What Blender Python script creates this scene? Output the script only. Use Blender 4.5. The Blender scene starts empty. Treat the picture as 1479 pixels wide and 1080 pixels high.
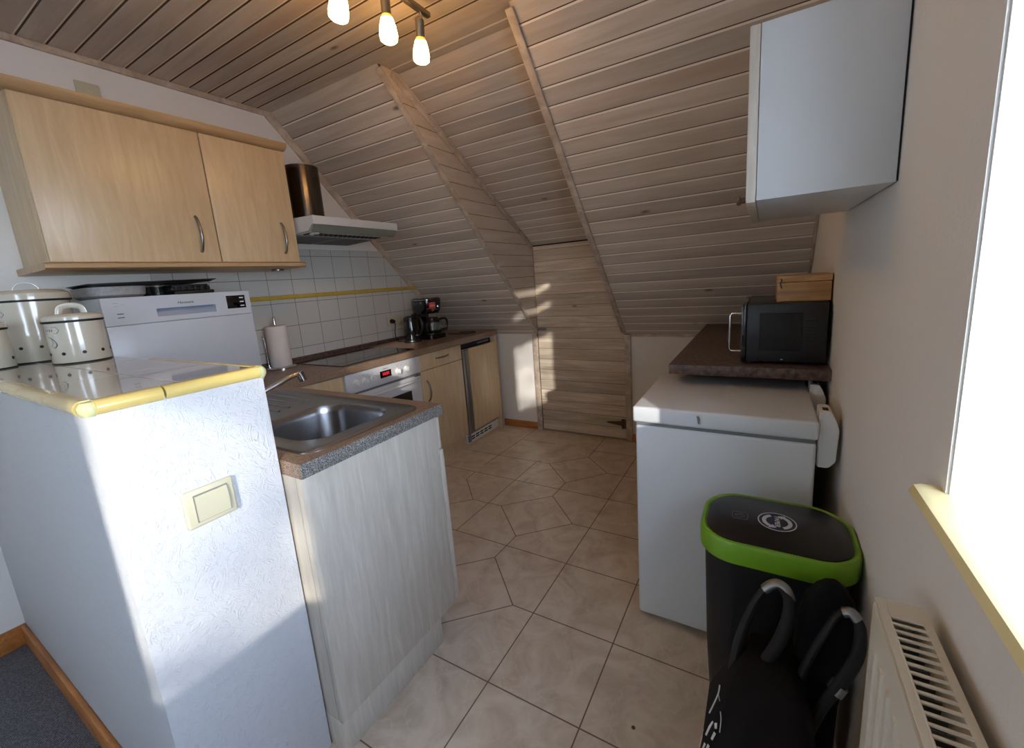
import bpy, bmesh, math, random
from mathutils import Vector, Matrix, Euler
random.seed(4)
scn = bpy.context.scene
COL = scn.collection
PI = math.pi

# ------------------------------------------------------------------ materials
MATS = {}
def newmat(name):
    m = bpy.data.materials.new(name); m.use_nodes = True
    nt = m.node_tree
    return m, nt, nt.nodes['Principled BSDF']
def lin(c):
    return tuple(((x/255.0)/12.92 if x/255.0 <= 0.04045 else ((x/255.0+0.055)/1.055)**2.4) for x in c)+(1.0,)
def ND(nt, t, **k):
    n = nt.nodes.new(t)
    for a, v in k.items(): setattr(n, a, v)
    return n
def L(nt, a, b): nt.links.new(a, b)
def plain(name, rgb, rough=0.5, metal=0.0, noise=0.04, scale=12.0, bump=0.0, bscale=200.0, spec=None, coat=0.0, aniso=None):
    """a colour with slight mottling and optional fine bump"""
    if name in MATS: return MATS[name]
    m, nt, b = newmat(name)
    tc = ND(nt, 'ShaderNodeTexCoord')
    nz = ND(nt, 'ShaderNodeTexNoise'); nz.inputs['Scale'].default_value = scale; nz.inputs['Detail'].default_value = 4
    L(nt, tc.outputs['Object'], nz.inputs['Vector'])
    mx = ND(nt, 'ShaderNodeMix', data_type='RGBA')
    c = lin(rgb)
    mx.inputs['A'].default_value = tuple(max(0, x*(1-noise*2)) for x in c[:3])+(1,)
    mx.inputs['B'].default_value = tuple(min(1, x*(1+noise*2)) for x in c[:3])+(1,)
    L(nt, nz.outputs['Fac'], mx.inputs['Factor']); L(nt, mx.outputs['Result'], b.inputs['Base Color'])
    b.inputs['Roughness'].default_value = rough; b.inputs['Metallic'].default_value = metal
    if spec is not None: b.inputs['Specular IOR Level'].default_value = spec
    b.inputs['Coat Weight'].default_value = coat
    if bump > 0:
        n2 = ND(nt, 'ShaderNodeTexNoise'); n2.inputs['Scale'].default_value = bscale; n2.inputs['Detail'].default_value = 3
        L(nt, tc.outputs['Object'], n2.inputs['Vector'])
        bp = ND(nt, 'ShaderNodeBump'); bp.inputs['Strength'].default_value = bump; bp.inputs['Distance'].default_value = 0.002
        L(nt, n2.outputs['Fac'], bp.inputs['Height']); L(nt, bp.outputs['Normal'], b.inputs['Normal'])
    MATS[name] = m
    return m
def emis(name, rgb, strength):
    m, nt, b = newmat(name)
    b.inputs['Base Color'].default_value = lin(rgb)
    b.inputs['Emission Color'].default_value = lin(rgb); b.inputs['Emission Strength'].default_value = strength
    return m
def ramp(nt, stops):
    r = ND(nt, 'ShaderNodeValToRGB')
    e = r.color_ramp.elements
    while len(e) > 1: e.remove(e[-1])
    e[0].position, e[0].color = stops[0][0], lin(stops[0][1])
    for p, c in stops[1:]:
        x = e.new(p); x.color = lin(c)
    return r
def wood(name, dark, light, axis='x', stretch=14.0, rough=0.45, grain=1.0, plank=None, knots=False, scale=3.0):
    """wood: grain noise stretched along an axis; plank = board width, boards counted along local y"""
    m, nt, b = newmat(name)
    tc = ND(nt, 'ShaderNodeTexCoord')
    sep = ND(nt, 'ShaderNodeSeparateXYZ'); L(nt, tc.outputs['Object'], sep.inputs[0])
    comb = ND(nt, 'ShaderNodeCombineXYZ')
    for i, a in enumerate('xyz'):
        mul = ND(nt, 'ShaderNodeMath', operation='MULTIPLY'); mul.inputs[1].default_value = 1.0 if a == axis else stretch
        L(nt, sep.outputs[i], mul.inputs[0]); L(nt, mul.outputs[0], comb.inputs[i])
    vec = comb.outputs[0]
    idx = None
    if plank:
        dv = ND(nt, 'ShaderNodeMath', operation='DIVIDE'); dv.inputs[1].default_value = plank; L(nt, sep.outputs[1], dv.inputs[0])
        fl = ND(nt, 'ShaderNodeMath', operation='FLOOR'); L(nt, dv.outputs[0], fl.inputs[0])
        wn = ND(nt, 'ShaderNodeTexWhiteNoise', noise_dimensions='1D'); L(nt, fl.outputs[0], wn.inputs['W'])
        idx = wn
        sc = ND(nt, 'ShaderNodeVectorMath', operation='SCALE'); sc.inputs['Scale'].default_value = 37.0
        L(nt, wn.outputs['Color'], sc.inputs[0])
        ad = ND(nt, 'ShaderNodeVectorMath', operation='ADD'); L(nt, vec, ad.inputs[0]); L(nt, sc.outputs[0], ad.inputs[1]); vec = ad.outputs[0]
    n1 = ND(nt, 'ShaderNodeTexNoise'); n1.inputs['Scale'].default_value = scale; n1.inputs['Detail'].default_value = 8; n1.inputs['Roughness'].default_value = 0.62; n1.inputs['Distortion'].default_value = 0.6
    L(nt, vec, n1.inputs['Vector'])
    mid = tuple((a+c)/2 for a, c in zip(dark, light))
    r = ramp(nt, [(0.5-0.2*grain, dark), (0.5, mid), (0.5+0.17*grain, light)])
    L(nt, n1.outputs['Fac'], r.inputs[0])
    out = r.outputs[0]
    if plank:
        hs = ND(nt, 'ShaderNodeHueSaturation')
        mr = ND(nt, 'ShaderNodeMapRange'); mr.inputs['To Min'].default_value = 0.86; mr.inputs['To Max'].default_value = 1.12
        L(nt, idx.outputs['Value'], mr.inputs['Value']); L(nt, mr.outputs[0], hs.inputs['Value']); L(nt, out, hs.inputs['Color']); out = hs.outputs[0]
        # pinkish heartwood stains here and there
        n3 = ND(nt, 'ShaderNodeTexNoise'); n3.inputs['Scale'].default_value = 0.55; n3.inputs['Detail'].default_value = 3; L(nt, vec, n3.inputs['Vector'])
        mr3 = ND(nt, 'ShaderNodeMapRange'); mr3.inputs['From Min'].default_value = 0.58; mr3.inputs['From Max'].default_value = 0.75; mr3.inputs['To Max'].default_value = 0.35
        L(nt, n3.outputs['Fac'], mr3.inputs['Value'])
        mx = ND(nt, 'ShaderNodeMix', data_type='RGBA'); mx.inputs['B'].default_value = lin((176, 138, 112))
        L(nt, mr3.outputs[0], mx.inputs['Factor']); L(nt, out, mx.inputs['A']); out = mx.outputs['Result']
    if knots:
        vo = ND(nt, 'ShaderNodeTexVoronoi'); vo.inputs['Scale'].default_value = 1.0
        mp = ND(nt, 'ShaderNodeMapping'); mp.inputs['Scale'].default_value = (2.2, 5.5, 5.5); L(nt, tc.outputs['Object'], mp.inputs[0]); L(nt, mp.outputs[0], vo.inputs['Vector'])
        mk = ND(nt, 'ShaderNodeMapRange'); mk.inputs['From Min'].default_value = 0.03; mk.inputs['From Max'].default_value = 0.075; mk.inputs['To Min'].default_value = 0.75; mk.inputs['To Max'].default_value = 0.0
        L(nt, vo.outputs['Distance'], mk.inputs['Value'])
        mx = ND(nt, 'ShaderNodeMix', data_type='RGBA'); mx.inputs['B'].default_value = lin((88, 62, 46))
        L(nt, mk.outputs[0], mx.inputs['Factor']); L(nt, out, mx.inputs['A']); out = mx.outputs['Result']
    L(nt, out, b.inputs['Base Color'])
    b.inputs['Roughness'].default_value = rough
    bp = ND(nt, 'ShaderNodeBump'); bp.inputs['Strength'].default_value = 0.12; bp.inputs['Distance'].default_value = 0.002
    L(nt, n1.outputs['Fac'], bp.inputs['Height']); L(nt, bp.outputs['Normal'], b.inputs['Normal'])
    MATS[name] = m
    return m
def speckle(name, base, dark, light, rough=0.35, scale=420.0):
    m, nt, b = newmat(name)
    tc = ND(nt, 'ShaderNodeTexCoord')
    n1 = ND(nt, 'ShaderNodeTexNoise'); n1.inputs['Scale'].default_value = scale; n1.inputs['Detail'].default_value = 2
    n2 = ND(nt, 'ShaderNodeTexNoise'); n2.inputs['Scale'].default_value = 9; n2.inputs['Detail'].default_value = 5
    L(nt, tc.outputs['Object'], n1.inputs['Vector']); L(nt, tc.outputs['Object'], n2.inputs['Vector'])
    r = ramp(nt, [(0.36, dark), (0.47, base), (0.55, base), (0.66, light)])
    L(nt, n1.outputs['Fac'], r.inputs[0])
    hs = ND(nt, 'ShaderNodeHueSaturation'); mr = ND(nt, 'ShaderNodeMapRange'); mr.inputs['To Min'].default_value = 0.8; mr.inputs['To Max'].default_value = 1.2
    L(nt, n2.outputs['Fac'], mr.inputs['Value']); L(nt, mr.outputs[0], hs.inputs['Value']); L(nt, r.outputs[0], hs.inputs['Color'])
    L(nt, hs.outputs[0], b.inputs['Base Color']); b.inputs['Roughness'].default_value = rough
    return m
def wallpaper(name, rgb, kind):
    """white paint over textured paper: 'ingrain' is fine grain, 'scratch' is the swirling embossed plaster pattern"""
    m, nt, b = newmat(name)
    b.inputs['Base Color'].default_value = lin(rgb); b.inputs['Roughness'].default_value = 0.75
    tc = ND(nt, 'ShaderNodeTexCoord')
    bp = ND(nt, 'ShaderNodeBump')
    n = ND(nt, 'ShaderNodeTexNoise')
    if kind == 'ingrain':
        n.inputs['Scale'].default_value = 130; n.inputs['Detail'].default_value = 3
        L(nt, tc.outputs['Object'], n.inputs['Vector']); h = n.outputs['Fac']
        bp.inputs['Strength'].default_value = 0.35; bp.inputs['Distance'].default_value = 0.0022
    else:
        n.inputs['Scale'].default_value = 16; n.inputs['Detail'].default_value = 4; n.inputs['Distortion'].default_value = 3.2
        L(nt, tc.outputs['Object'], n.inputs['Vector'])
        w = ND(nt, 'ShaderNodeMath', operation='MULTIPLY'); w.inputs[1].default_value = 34.0; L(nt, n.outputs['Fac'], w.inputs[0])
        s = ND(nt, 'ShaderNodeMath', operation='SINE'); L(nt, w.outputs[0], s.inputs[0])
        n2 = ND(nt, 'ShaderNodeTexNoise'); n2.inputs['Scale'].default_value = 60; n2.inputs['Detail'].default_value = 4; L(nt, tc.outputs['Object'], n2.inputs['Vector'])
        mr = ND(nt, 'ShaderNodeMapRange'); mr.inputs['From Min'].default_value = 0.4; mr.inputs['From Max'].default_value = 0.62; L(nt, n2.outputs['Fac'], mr.inputs['Value'])
        pw = ND(nt, 'ShaderNodeMath', operation='MULTIPLY'); L(nt, s.outputs[0], pw.inputs[0]); L(nt, mr.outputs[0], pw.inputs[1])
        ad = ND(nt, 'ShaderNodeMath', operation='ADD'); L(nt, pw.outputs[0], ad.inputs[0]); L(nt, n2.outputs['Fac'], ad.inputs[1])
        h = ad.outputs[0]
        bp.inputs['Strength'].default_value = 0.45; bp.inputs['Distance'].default_value = 0.0016
    L(nt, h, bp.inputs['Height']); L(nt, bp.outputs['Normal'], b.inputs['Normal'])
    return m
def tiled_wall(name):
    """white glossy wall tiles with grey joints, 15 cm pitch along y and 13.6 cm along z"""
    m, nt, b = newmat(name)
    tc = ND(nt, 'ShaderNodeTexCoord'); sep = ND(nt, 'ShaderNodeSeparateXYZ'); L(nt, tc.outputs['Object'], sep.inputs[0])
    outs = []
    for o, off, pitch in ((sep.outputs[1], 0.05, 0.1545), (sep.outputs[2], 0.012, 0.1425)):
        a = ND(nt, 'ShaderNodeMath', operation='ADD'); a.inputs[1].default_value = off; L(nt, o, a.inputs[0])
        d = ND(nt, 'ShaderNodeMath', operation='DIVIDE'); d.inputs[1].default_value = pitch; L(nt, a.outputs[0], d.inputs[0])
        f = ND(nt, 'ShaderNodeMath', operation='FRACT'); L(nt, d.outputs[0], f.inputs[0])
        p = ND(nt, 'ShaderNodeMath', operation='PINGPONG'); p.inputs[1].default_value = 0.5; L(nt, f.outputs[0], p.inputs[0])
        g = ND(nt, 'ShaderNodeMath', operation='MULTIPLY'); g.inputs[1].default_value = pitch; L(nt, p.outputs[0], g.inputs[0])
        outs.append(g.outputs[0])
    mn = ND(nt, 'ShaderNodeMath', operation='MINIMUM'); L(nt, outs[0], mn.inputs[0]); L(nt, outs[1], mn.inputs[1])
    mr = ND(nt, 'ShaderNodeMapRange'); mr.inputs['From Min'].default_value = 0.0012; mr.inputs['From Max'].default_value = 0.0024; L(nt, mn.outputs[0], mr.inputs['Value'])
    mx = ND(nt, 'ShaderNodeMix', data_type='RGBA'); mx.inputs['A'].default_value = lin((128, 125, 120)); mx.inputs['B'].default_value = lin((206, 201, 192))
    L(nt, mr.outputs[0], mx.inputs['Factor']); L(nt, mx.outputs['Result'], b.inputs['Base Color'])
    mr2 = ND(nt, 'ShaderNodeMapRange'); mr2.inputs['To Min'].default_value = 0.8; mr2.inputs['To Max'].default_value = 0.18; L(nt, mr.outputs[0], mr2.inputs['Value']); L(nt, mr2.outputs[0], b.inputs['Roughness'])
    bp = ND(nt, 'ShaderNodeBump'); bp.inputs['Strength'].default_value = 0.5; bp.inputs['Distance'].default_value = 0.002; L(nt, mr.outputs[0], bp.inputs['Height']); L(nt, bp.outputs['Normal'], b.inputs['Normal'])
    return m
def carpet_mat():
    m, nt, b = newmat('ribbed grey carpet')
    tc = ND(nt, 'ShaderNodeTexCoord')
    w = ND(nt, 'ShaderNodeTexWave', wave_type='BANDS', bands_direction='X'); w.inputs['Scale'].default_value = 42; w.inputs['Distortion'].default_value = 2.5; w.inputs['Detail'].default_value = 3; w.inputs['Detail Scale'].default_value = 6
    n = ND(nt, 'ShaderNodeTexNoise'); n.inputs['Scale'].default_value = 260; n.inputs['Detail'].default_value = 3
    L(nt, tc.outputs['Object'], w.inputs['Vector']); L(nt, tc.outputs['Object'], n.inputs['Vector'])
    a = ND(nt, 'ShaderNodeMath', operation='ADD'); L(nt, w.outputs['Fac'], a.inputs[0]); L(nt, n.outputs['Fac'], a.inputs[1])
    dv_ = a; a = ND(nt, 'ShaderNodeMath', operation='MULTIPLY'); a.inputs[1].default_value = 0.5; L(nt, dv_.outputs[0], a.inputs[0])
    r = ramp(nt, [(0.3, (40, 40, 42)), (0.5, (84, 84, 88)), (0.7, (140, 140, 142))]); L(nt, a.outputs[0], r.inputs[0]); L(nt, r.outputs[0], b.inputs['Base Color'])
    b.inputs['Roughness'].default_value = 0.95
    bp = ND(nt, 'ShaderNodeBump'); bp.inputs['Strength'].default_value = 0.8; bp.inputs['Distance'].default_value = 0.004; L(nt, a.outputs[0], bp.inputs['Height']); L(nt, bp.outputs['Normal'], b.inputs['Normal'])
    return m
def stone_tile():
    m, nt, b = newmat('beige stoneware floor tile')
    tc = ND(nt, 'ShaderNodeTexCoord')
    n1 = ND(nt, 'ShaderNodeTexNoise'); n1.inputs['Scale'].default_value = 7; n1.inputs['Detail'].default_value = 9; n1.inputs['Roughness'].default_value = 0.6; n1.inputs['Distortion'].default_value = 1.2
    L(nt, tc.outputs['Object'], n1.inputs['Vector'])
    r = ramp(nt, [(0.3, (186, 168, 146)), (0.48, (205, 188, 166)), (0.62, (216, 201, 180))]); L(nt, n1.outputs['Fac'], r.inputs[0])
    # pale veins
    n2 = ND(nt, 'ShaderNodeTexNoise'); n2.inputs['Scale'].default_value = 4.5; n2.inputs['Detail'].default_value = 6; n2.inputs['Distortion'].default_value = 1.8
    L(nt, tc.outputs['Object'], n2.inputs['Vector'])
    sb = ND(nt, 'ShaderNodeMath', operation='SUBTRACT'); sb.inputs[1].default_value = 0.5; L(nt, n2.outputs['Fac'], sb.inputs[0])
    ab = ND(nt, 'ShaderNodeMath', operation='ABSOLUTE'); L(nt, sb.outputs[0], ab.inputs[0])
    mr = ND(nt, 'ShaderNodeMapRange'); mr.inputs['From Min'].default_value = 0.0; mr.inputs['From Max'].default_value = 0.018; mr.inputs['To Min'].default_value = 0.35; mr.inputs['To Max'].default_value = 0.0
    L(nt, ab.outputs[0], mr.inputs['Value'])
    mx = ND(nt, 'ShaderNodeMix', data_type='RGBA'); mx.inputs['B'].default_value = lin((222, 210, 194)); L(nt, mr.outputs[0], mx.inputs['Factor']); L(nt, r.outputs[0], mx.inputs['A'])
    L(nt, mx.outputs['Result'], b.inputs['Base Color']); b.inputs['Roughness'].default_value = 0.33
    bp = ND(nt, 'ShaderNodeBump'); bp.inputs['Strength'].default_value = 0.25; bp.inputs['Distance'].default_value = 0.003; L(nt, n1.outputs['Fac'], bp.inputs['Height']); L(nt, bp.outputs['Normal'], b.inputs['Normal'])
    return m
def glass(name, rgb=(240, 250, 248), rough=0.02, alpha=0.25):
    m, nt, b = newmat(name)
    b.inputs['Base Color'].default_value = lin(rgb); b.inputs['Transmission Weight'].default_value = 1.0; b.inputs['Roughness'].default_value = rough
    b.inputs['IOR'].default_value = 1.45
    return m
def thin_glass(name):
    m = bpy.data.materials.new(name); m.use_nodes = True; nt = m.node_tree; nt.nodes.clear()
    o = ND(nt, 'ShaderNodeOutputMaterial'); t = ND(nt, 'ShaderNodeBsdfTransparent'); g = ND(nt, 'ShaderNodeBsdfGlossy'); g.inputs['Roughness'].default_value = 0.02
    mx = ND(nt, 'ShaderNodeMixShader'); mx.inputs[0].default_value = 0.06; L(nt, t.outputs[0], mx.inputs[1]); L(nt, g.outputs[0], mx.inputs[2]); L(nt, mx.outputs[0], o.inputs[0])
    return m

M_PLANK = wood('whitewashed spruce boarding', (178, 163, 147), (214, 201, 186), 'x', 11, 0.5, 1.5, plank=0.0835, knots=True, scale=1.6)
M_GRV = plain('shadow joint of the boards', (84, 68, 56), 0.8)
M_LITEDGE = plain('light painted on the board edges', (240, 230, 216), 0.6)  # pale colour stands in for light caught on the groove edges
M_CHEEK = wood('whitewashed boards of the recess sides', (184, 166, 146), (220, 204, 186), 'y', 7, 0.5, 1.4, scale=1.6)
M_TRIM = wood('whitewashed trim wood', (166, 148, 130), (208, 192, 174), 'x', 1, 0.5, 0.8, scale=14)
M_DOORW = wood('whitewashed door boards', (186, 168, 146), (226, 212, 192), 'x', 14, 0.38, 0.9, plank=0.0895, knots=True, scale=2.2)
M_MAPLE = wood('maple cabinet laminate', (200, 172, 132), (216, 190, 152), 'z', 9, 0.33, 0.9, scale=4)
M_MAPLEY = wood('maple edging', (176, 142, 100), (196, 164, 122), 'y', 9, 0.35, 0.9, scale=4)
M_MAPLEW = wood('pale maple panel', (186, 176, 160), (208, 199, 184), 'z', 10, 0.4, 1.0, scale=5)
M_SKIRT = wood('oak skirting', (160, 96, 46), (204, 138, 74), 'x', 6, 0.4, 0.9, scale=6)
M_TOP = speckle('brown speckled worktop', (138, 112, 90), (84, 64, 50), (182, 162, 140))
M_TOPEND = speckle('grey speckled worktop end', (122, 118, 112), (54, 52, 50), (176, 172, 166), scale=330)
M_DARKTOP = speckle('dark brown worktop', (88, 68, 60), (58, 44, 38), (108, 88, 78), rough=0.42, scale=60)
M_WALL = wallpaper('white ingrain wallpaper', (232, 227, 219), 'ingrain')
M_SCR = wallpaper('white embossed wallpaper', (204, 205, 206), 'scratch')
M_REVEAL = wallpaper('white window reveal', (238, 238, 236), 'ingrain')
M_WTILE = tiled_wall('white wall tiles')
M_YEL = plain('yellow glazed edge tile', (222, 196, 118), 0.16, noise=0.07, scale=22, coat=0.4)
M_YELPALE = plain('pale glazed corner tile', (206, 204, 150), 0.18, noise=0.05)
M_LIST = plain('yellow listello', (198, 164, 70), 0.25, noise=0.08, scale=30)
M_CAPT = plain('white glazed ledge tile', (186, 180, 172), 0.07, noise=0.03, scale=6, coat=0.6)
M_GROUT = plain('grey grout', (128, 122, 114), 0.9, noise=0.05, scale=60)
M_FGROUT = plain('dark floor grout', (118, 100, 84), 0.9, noise=0.06, scale=60)
M_FLOOR = stone_tile()
M_CARPET = carpet_mat()
M_DISHW = plain('pale grey enamel', (190, 192, 196), 0.3, noise=0.01)
M_WHITE = plain('white enamel', (204, 205, 206), 0.28, noise=0.01)
M_FREEZ = plain('white freezer coat', (214, 216, 216), 0.3, noise=0.01, bump=0.05, bscale=300)
M_WPLAST = plain('white plastic', (222, 222, 218), 0.4, noise=0.01)
M_CREAMP = plain('cream switch plastic', (198, 192, 164), 0.35, noise=0.01)
M_IVORY = plain('ivory enamel', (196, 190, 172), 0.16, noise=0.015, coat=0.5)
M_BLACK = plain('black plastic', (18, 18, 19), 0.3, noise=0.05)
M_BLACKG = plain('black gloss', (10, 10, 12), 0.08, noise=0.0, coat=0.5)
M_BLACKM = plain('matt black', (10, 10, 11), 0.6, noise=0.05)
M_RUB = plain('black rubber', (15, 15, 16), 0.7, noise=0.05)
M_STEEL = plain('brushed stainless steel', (168, 168, 170), 0.26, 1.0, noise=0.05, scale=40)
M_CHIM = plain('polished dark steel', (96, 90, 86), 0.2, 1.0, noise=0.02)
M_CHROME = plain('chrome', (214, 214, 216), 0.08, 1.0, noise=0.0)
M_NICKEL = plain('satin nickel', (150, 146, 140), 0.3, 1.0, noise=0.02)
M_ALU = plain('grey aluminium', (146, 146, 146), 0.38, 0.8, noise=0.03)
M_GREYP = plain('grey plastic', (120, 120, 120), 0.5, noise=0.02)
M_DARKG = plain('grey filter sheet', (150, 150, 148), 0.45, 0.2, noise=0.05)
M_GREEN = plain('lime green plastic', (112, 158, 30), 0.34, noise=0.03)
M_NAVY = plain('navy sticker', (22, 34, 62), 0.4, noise=0.0)
M_STW = plain('white print', (206, 210, 212), 0.5, noise=0.0)
M_PAPER = plain('white kitchen paper', (232, 222, 212), 0.85, noise=0.02, bump=0.4, bscale=160)
M_FABB = plain('black nylon fabric', (9, 9, 11), 0.7, spec=0.2, noise=0.08, scale=60, bump=0.3, bscale=600)
M_RADI = plain('white radiator enamel', (226, 220, 204), 0.35, noise=0.01)
M_SILL = plain('yellow marbled sill', (226, 206, 148), 0.3, noise=0.07, scale=9)
M_VISOR = glass('green tinted glass', (214, 232, 222), 0.05)
M_GLASS = glass('clear glass')
M_PANE = thin_glass('window pane glass')
M_BAMB = wood('bamboo box wood', (150, 108, 62), (204, 160, 104), 'x', 10, 0.45, 0.9, scale=5)
M_RED = plain('red sticker', (214, 62, 54), 0.4, noise=0.04, scale=40)
M_LED = emis('red led digits', (255, 40, 50), 1.6)
M_BULB = emis('lit opal lamp glass', (255, 196, 112), 26.0)
M_BULB2 = emis('lit opal lamp glass at the neck', (255, 168, 60), 1.2)
M_GREYDISH = plain('grey patterned stoneware', (142, 140, 138), 0.4, noise=0.22, scale=110)
M_BARK = plain('tree bark', (70, 58, 48), 0.9, noise=0.2, scale=30)
M_LEAF = plain('evergreen leaves', (52, 74, 40), 0.7, noise=0.2, scale=20)
M_HINGE = plain('dull brass hinge', (96, 76, 58), 0.5, 0.6, noise=0.1)
M_GROUND = plain('pale outdoor ground', (190, 186, 178), 0.9, noise=0.1, scale=2)

# ------------------------------------------------------------------ geometry helpers
def B(): return bmesh.new()
def box(bm, x0, x1, y0, y1, z0, z1, bev=0.0, seg=2, mat=0, M=None):
    r = bmesh.ops.create_cube(bm, size=1.0)
    vs = r['verts']
    for v in vs:
        v.co = Vector((x0+(x1-x0)*(v.co.x+.5), y0+(y1-y0)*(v.co.y+.5), z0+(z1-z0)*(v.co.z+.5)))
    fs = list({f for v in vs for f in v.link_faces})
    if bev > 0:
        es = list({e for v in vs for e in v.link_edges})
        rb = bmesh.ops.bevel(bm, geom=es, offset=min(bev, .49*min(abs(x1-x0), abs(y1-y0), abs(z1-z0))), segments=seg, affect='EDGES', profile=.5)
        fs = list({f for v in rb['verts'] for f in v.link_faces} | {f for f in fs if f.is_valid})
        vs = list({v for f in fs for v in f.verts})
    for f in fs:
        if f.is_valid: f.material_index = mat
    if M is not None: bmesh.ops.transform(bm, matrix=M, verts=[v for v in vs if v.is_valid])
    return vs
def prism(bm, pts, axis, a, b, mat=0):
    """polygon pts (2-D, in the two other axes in xyz order) extruded along axis from a to b"""
    def mk(p, t):
        return {'x': (t, p[0], p[1]), 'y': (p[0], t, p[1]), 'z': (p[0], p[1], t)}[axis]
    v0 = [bm.verts.new(mk(p, a)) for p in pts]; v1 = [bm.verts.new(mk(p, b)) for p in pts]
    n = len(pts); fs = [bm.faces.new(v0), bm.faces.new(v1[::-1])]
    for i in range(n): fs.append(bm.faces.new((v0[i], v0[(i+1) % n], v1[(i+1) % n], v1[i])))
    for f in fs: f.material_index = mat
    return v0+v1
def lathe(bm, prof, cx, cy, seg=40, mat=0, cz=0.0, axis=None):
    """prof: list of (r, z)"""
    rings = []
    for r, z in prof:
        if r < 1e-6: rings.append([bm.verts.new((cx, cy, cz+z))])
        else: rings.append([bm.verts.new((cx+r*math.cos(2*PI*i/seg), cy+r*math.sin(2*PI*i/seg), cz+z)) for i in range(seg)])
    for a, b in zip(rings, rings[1:]):
        for i in range(seg):
            j = (i+1) % seg
            if len(a) == 1 and len(b) == 1: continue
            if len(a) == 1: f = bm.faces.new((a[0], b[j], b[i]))
            elif len(b) == 1: f = bm.faces.new((a[i], a[j], b[0]))
            else: f = bm.faces.new((a[i], a[j], b[j], b[i]))
            f.material_index = mat; f.smooth = True
    vs = [v for r in rings for v in r]
    if axis is not None:
        # axis: (origin point, direction) - reorient +z to the direction
        o, d = Vector(axis[0]), Vector(axis[1]).normalized()
        q = Vector((0, 0, 1)).rotation_difference(d).to_matrix().to_4x4()
        bmesh.ops.transform(bm, matrix=Matrix.Translation(o) @ q, verts=vs)
    return vs
def rod(bm, p, q, r, seg=16, r2=None, mat=0):
    p, q = Vector(p), Vector(q); h = (q-p).length
    return lathe(bm, [(0, 0), (r, 0), (r2 or r, h), (0, h)], 0, 0, seg, mat, axis=(p, q-p))
def tube(bm, pts, r, seg=12, mat=0, smooth_n=0, flat=1.0, up=(0, 0, 1)):
    """swept tube through pts (Catmull-Rom smoothed), r may be a list"""
    P = [Vector(p) for p in pts]
    R = r if isinstance(r, (list, tuple)) else [r]*len(P)
    if smooth_n:
        Q, RR = [], []
        for i in range(len(P)-1):
            p0, p1, p2, p3 = P[max(0, i-1)], P[i], P[i+1], P[min(len(P)-1, i+2)]
            for k in range(smooth_n):
                t = k/smooth_n
                Q.append(0.5*((2*p1)+(-p0+p2)*t+(2*p0-5*p1+4*p2-p3)*t*t+(-p0+3*p1-3*p2+p3)*t**3)); RR.append(R[i]*(1-t)+R[i+1]*t)
        Q.append(P[-1]); RR.append(R[-1]); P, R = Q, RR
    rings = []; prev = None
    for i, p in enumerate(P):
        d = (P[min(i+1, len(P)-1)]-P[max(i-1, 0)]).normalized()
        if prev is None:
            a = Vector(up); 
            if abs(a.dot(d)) > .95: a = Vector((1, 0, 0))
            n = (a-d*a.dot(d)).normalized()
        else: n = (prev-d*prev.dot(d)).normalized()
        prev = n; bb = d.cross(n)
        rings.append([bm.verts.new(p+n*R[i]*math.cos(2*PI*k/seg)*flat+bb*R[i]*math.sin(2*PI*k/seg)) for k in range(seg)])
    for a, b in zip(rings, rings[1:]):
        for k in range(seg):
            f = bm.faces.new((a[k], a[(k+1) % seg], b[(k+1) % seg], b[k])); f.smooth = True; f.material_index = mat
    for rg in (rings[0][::-1], rings[-1]):
        f = bm.faces.new(rg); f.material_index = mat
    return [v for r in rings for v in r]
def rrect(cx, cy, w, h, r, n=6):
    pts = []
    r = min(r, w/2-1e-4, h/2-1e-4)
    for sx, sy, a0 in ((1, 1, 0), (-1, 1, 90), (-1, -1, 180), (1, -1, 270)):
        for k in range(n+1):
            a = math.radians(a0+90*k/n)
            pts.append((cx+sx*(w/2-r)+r*math.cos(a), cy+sy*(h/2-r)+r*math.sin(a)))
    return pts
def loft(bm, loops, cap0=True, cap1=True, mat=0, smooth=True):
    R = [[bm.verts.new(p) for p in lp] for lp in loops]
    n = len(R[0])
    for a, b in zip(R, R[1:]):
        for k in range(n):
            f = bm.faces.new((a[k], a[(k+1) % n], b[(k+1) % n], b[k])); f.smooth = smooth; f.material_index = mat
    if cap0: bm.faces.new(R[0][::-1]).material_index = mat
    if cap1: bm.faces.new(R[-1]).material_index = mat
    return [v for r in R for v in r]
def obj(name, bm, mats, parent=None, smooth=False, M=None):
    me = bpy.data.meshes.new(name)
    bmesh.ops.recalc_face_normals(bm, faces=bm.faces[:])
    bm.to_mesh(me); bm.free()
    if not isinstance(mats, (list, tuple)): mats = [mats]
    for m in mats: me.materials.append(m)
    if smooth:
        for p in me.polygons: p.use_smooth = True
        try: me.set_sharp_from_angle(angle=math.radians(40))
        except Exception: pass
    else:
        try: me.set_sharp_from_angle(angle=math.radians(40))
        except Exception: pass
    o = bpy.data.objects.new(name, me); COL.objects.link(o)
    if M is not None: o.matrix_world = M
    if parent is not None: attach(o, parent)
    return o
def attach(o, parent):
    o.parent = parent
    o.matrix_parent_inverse = wm(parent).inverted()
def wm(o):
    m = o.matrix_basis.copy()
    if o.parent is not None: m = wm(o.parent) @ o.matrix_parent_inverse @ m
    return m
def thing(name, label, cat, loc, group=None):
    o = bpy.data.objects.new(name, None); COL.objects.link(o); o.location = loc; o.empty_display_size = 0.05
    o['label'] = label; o['category'] = cat
    if group: o['group'] = group
    return o
def tag(o, label, cat, group=None):
    o['label'] = label; o['category'] = cat
    if group: o['group'] = group
    return o
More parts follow.
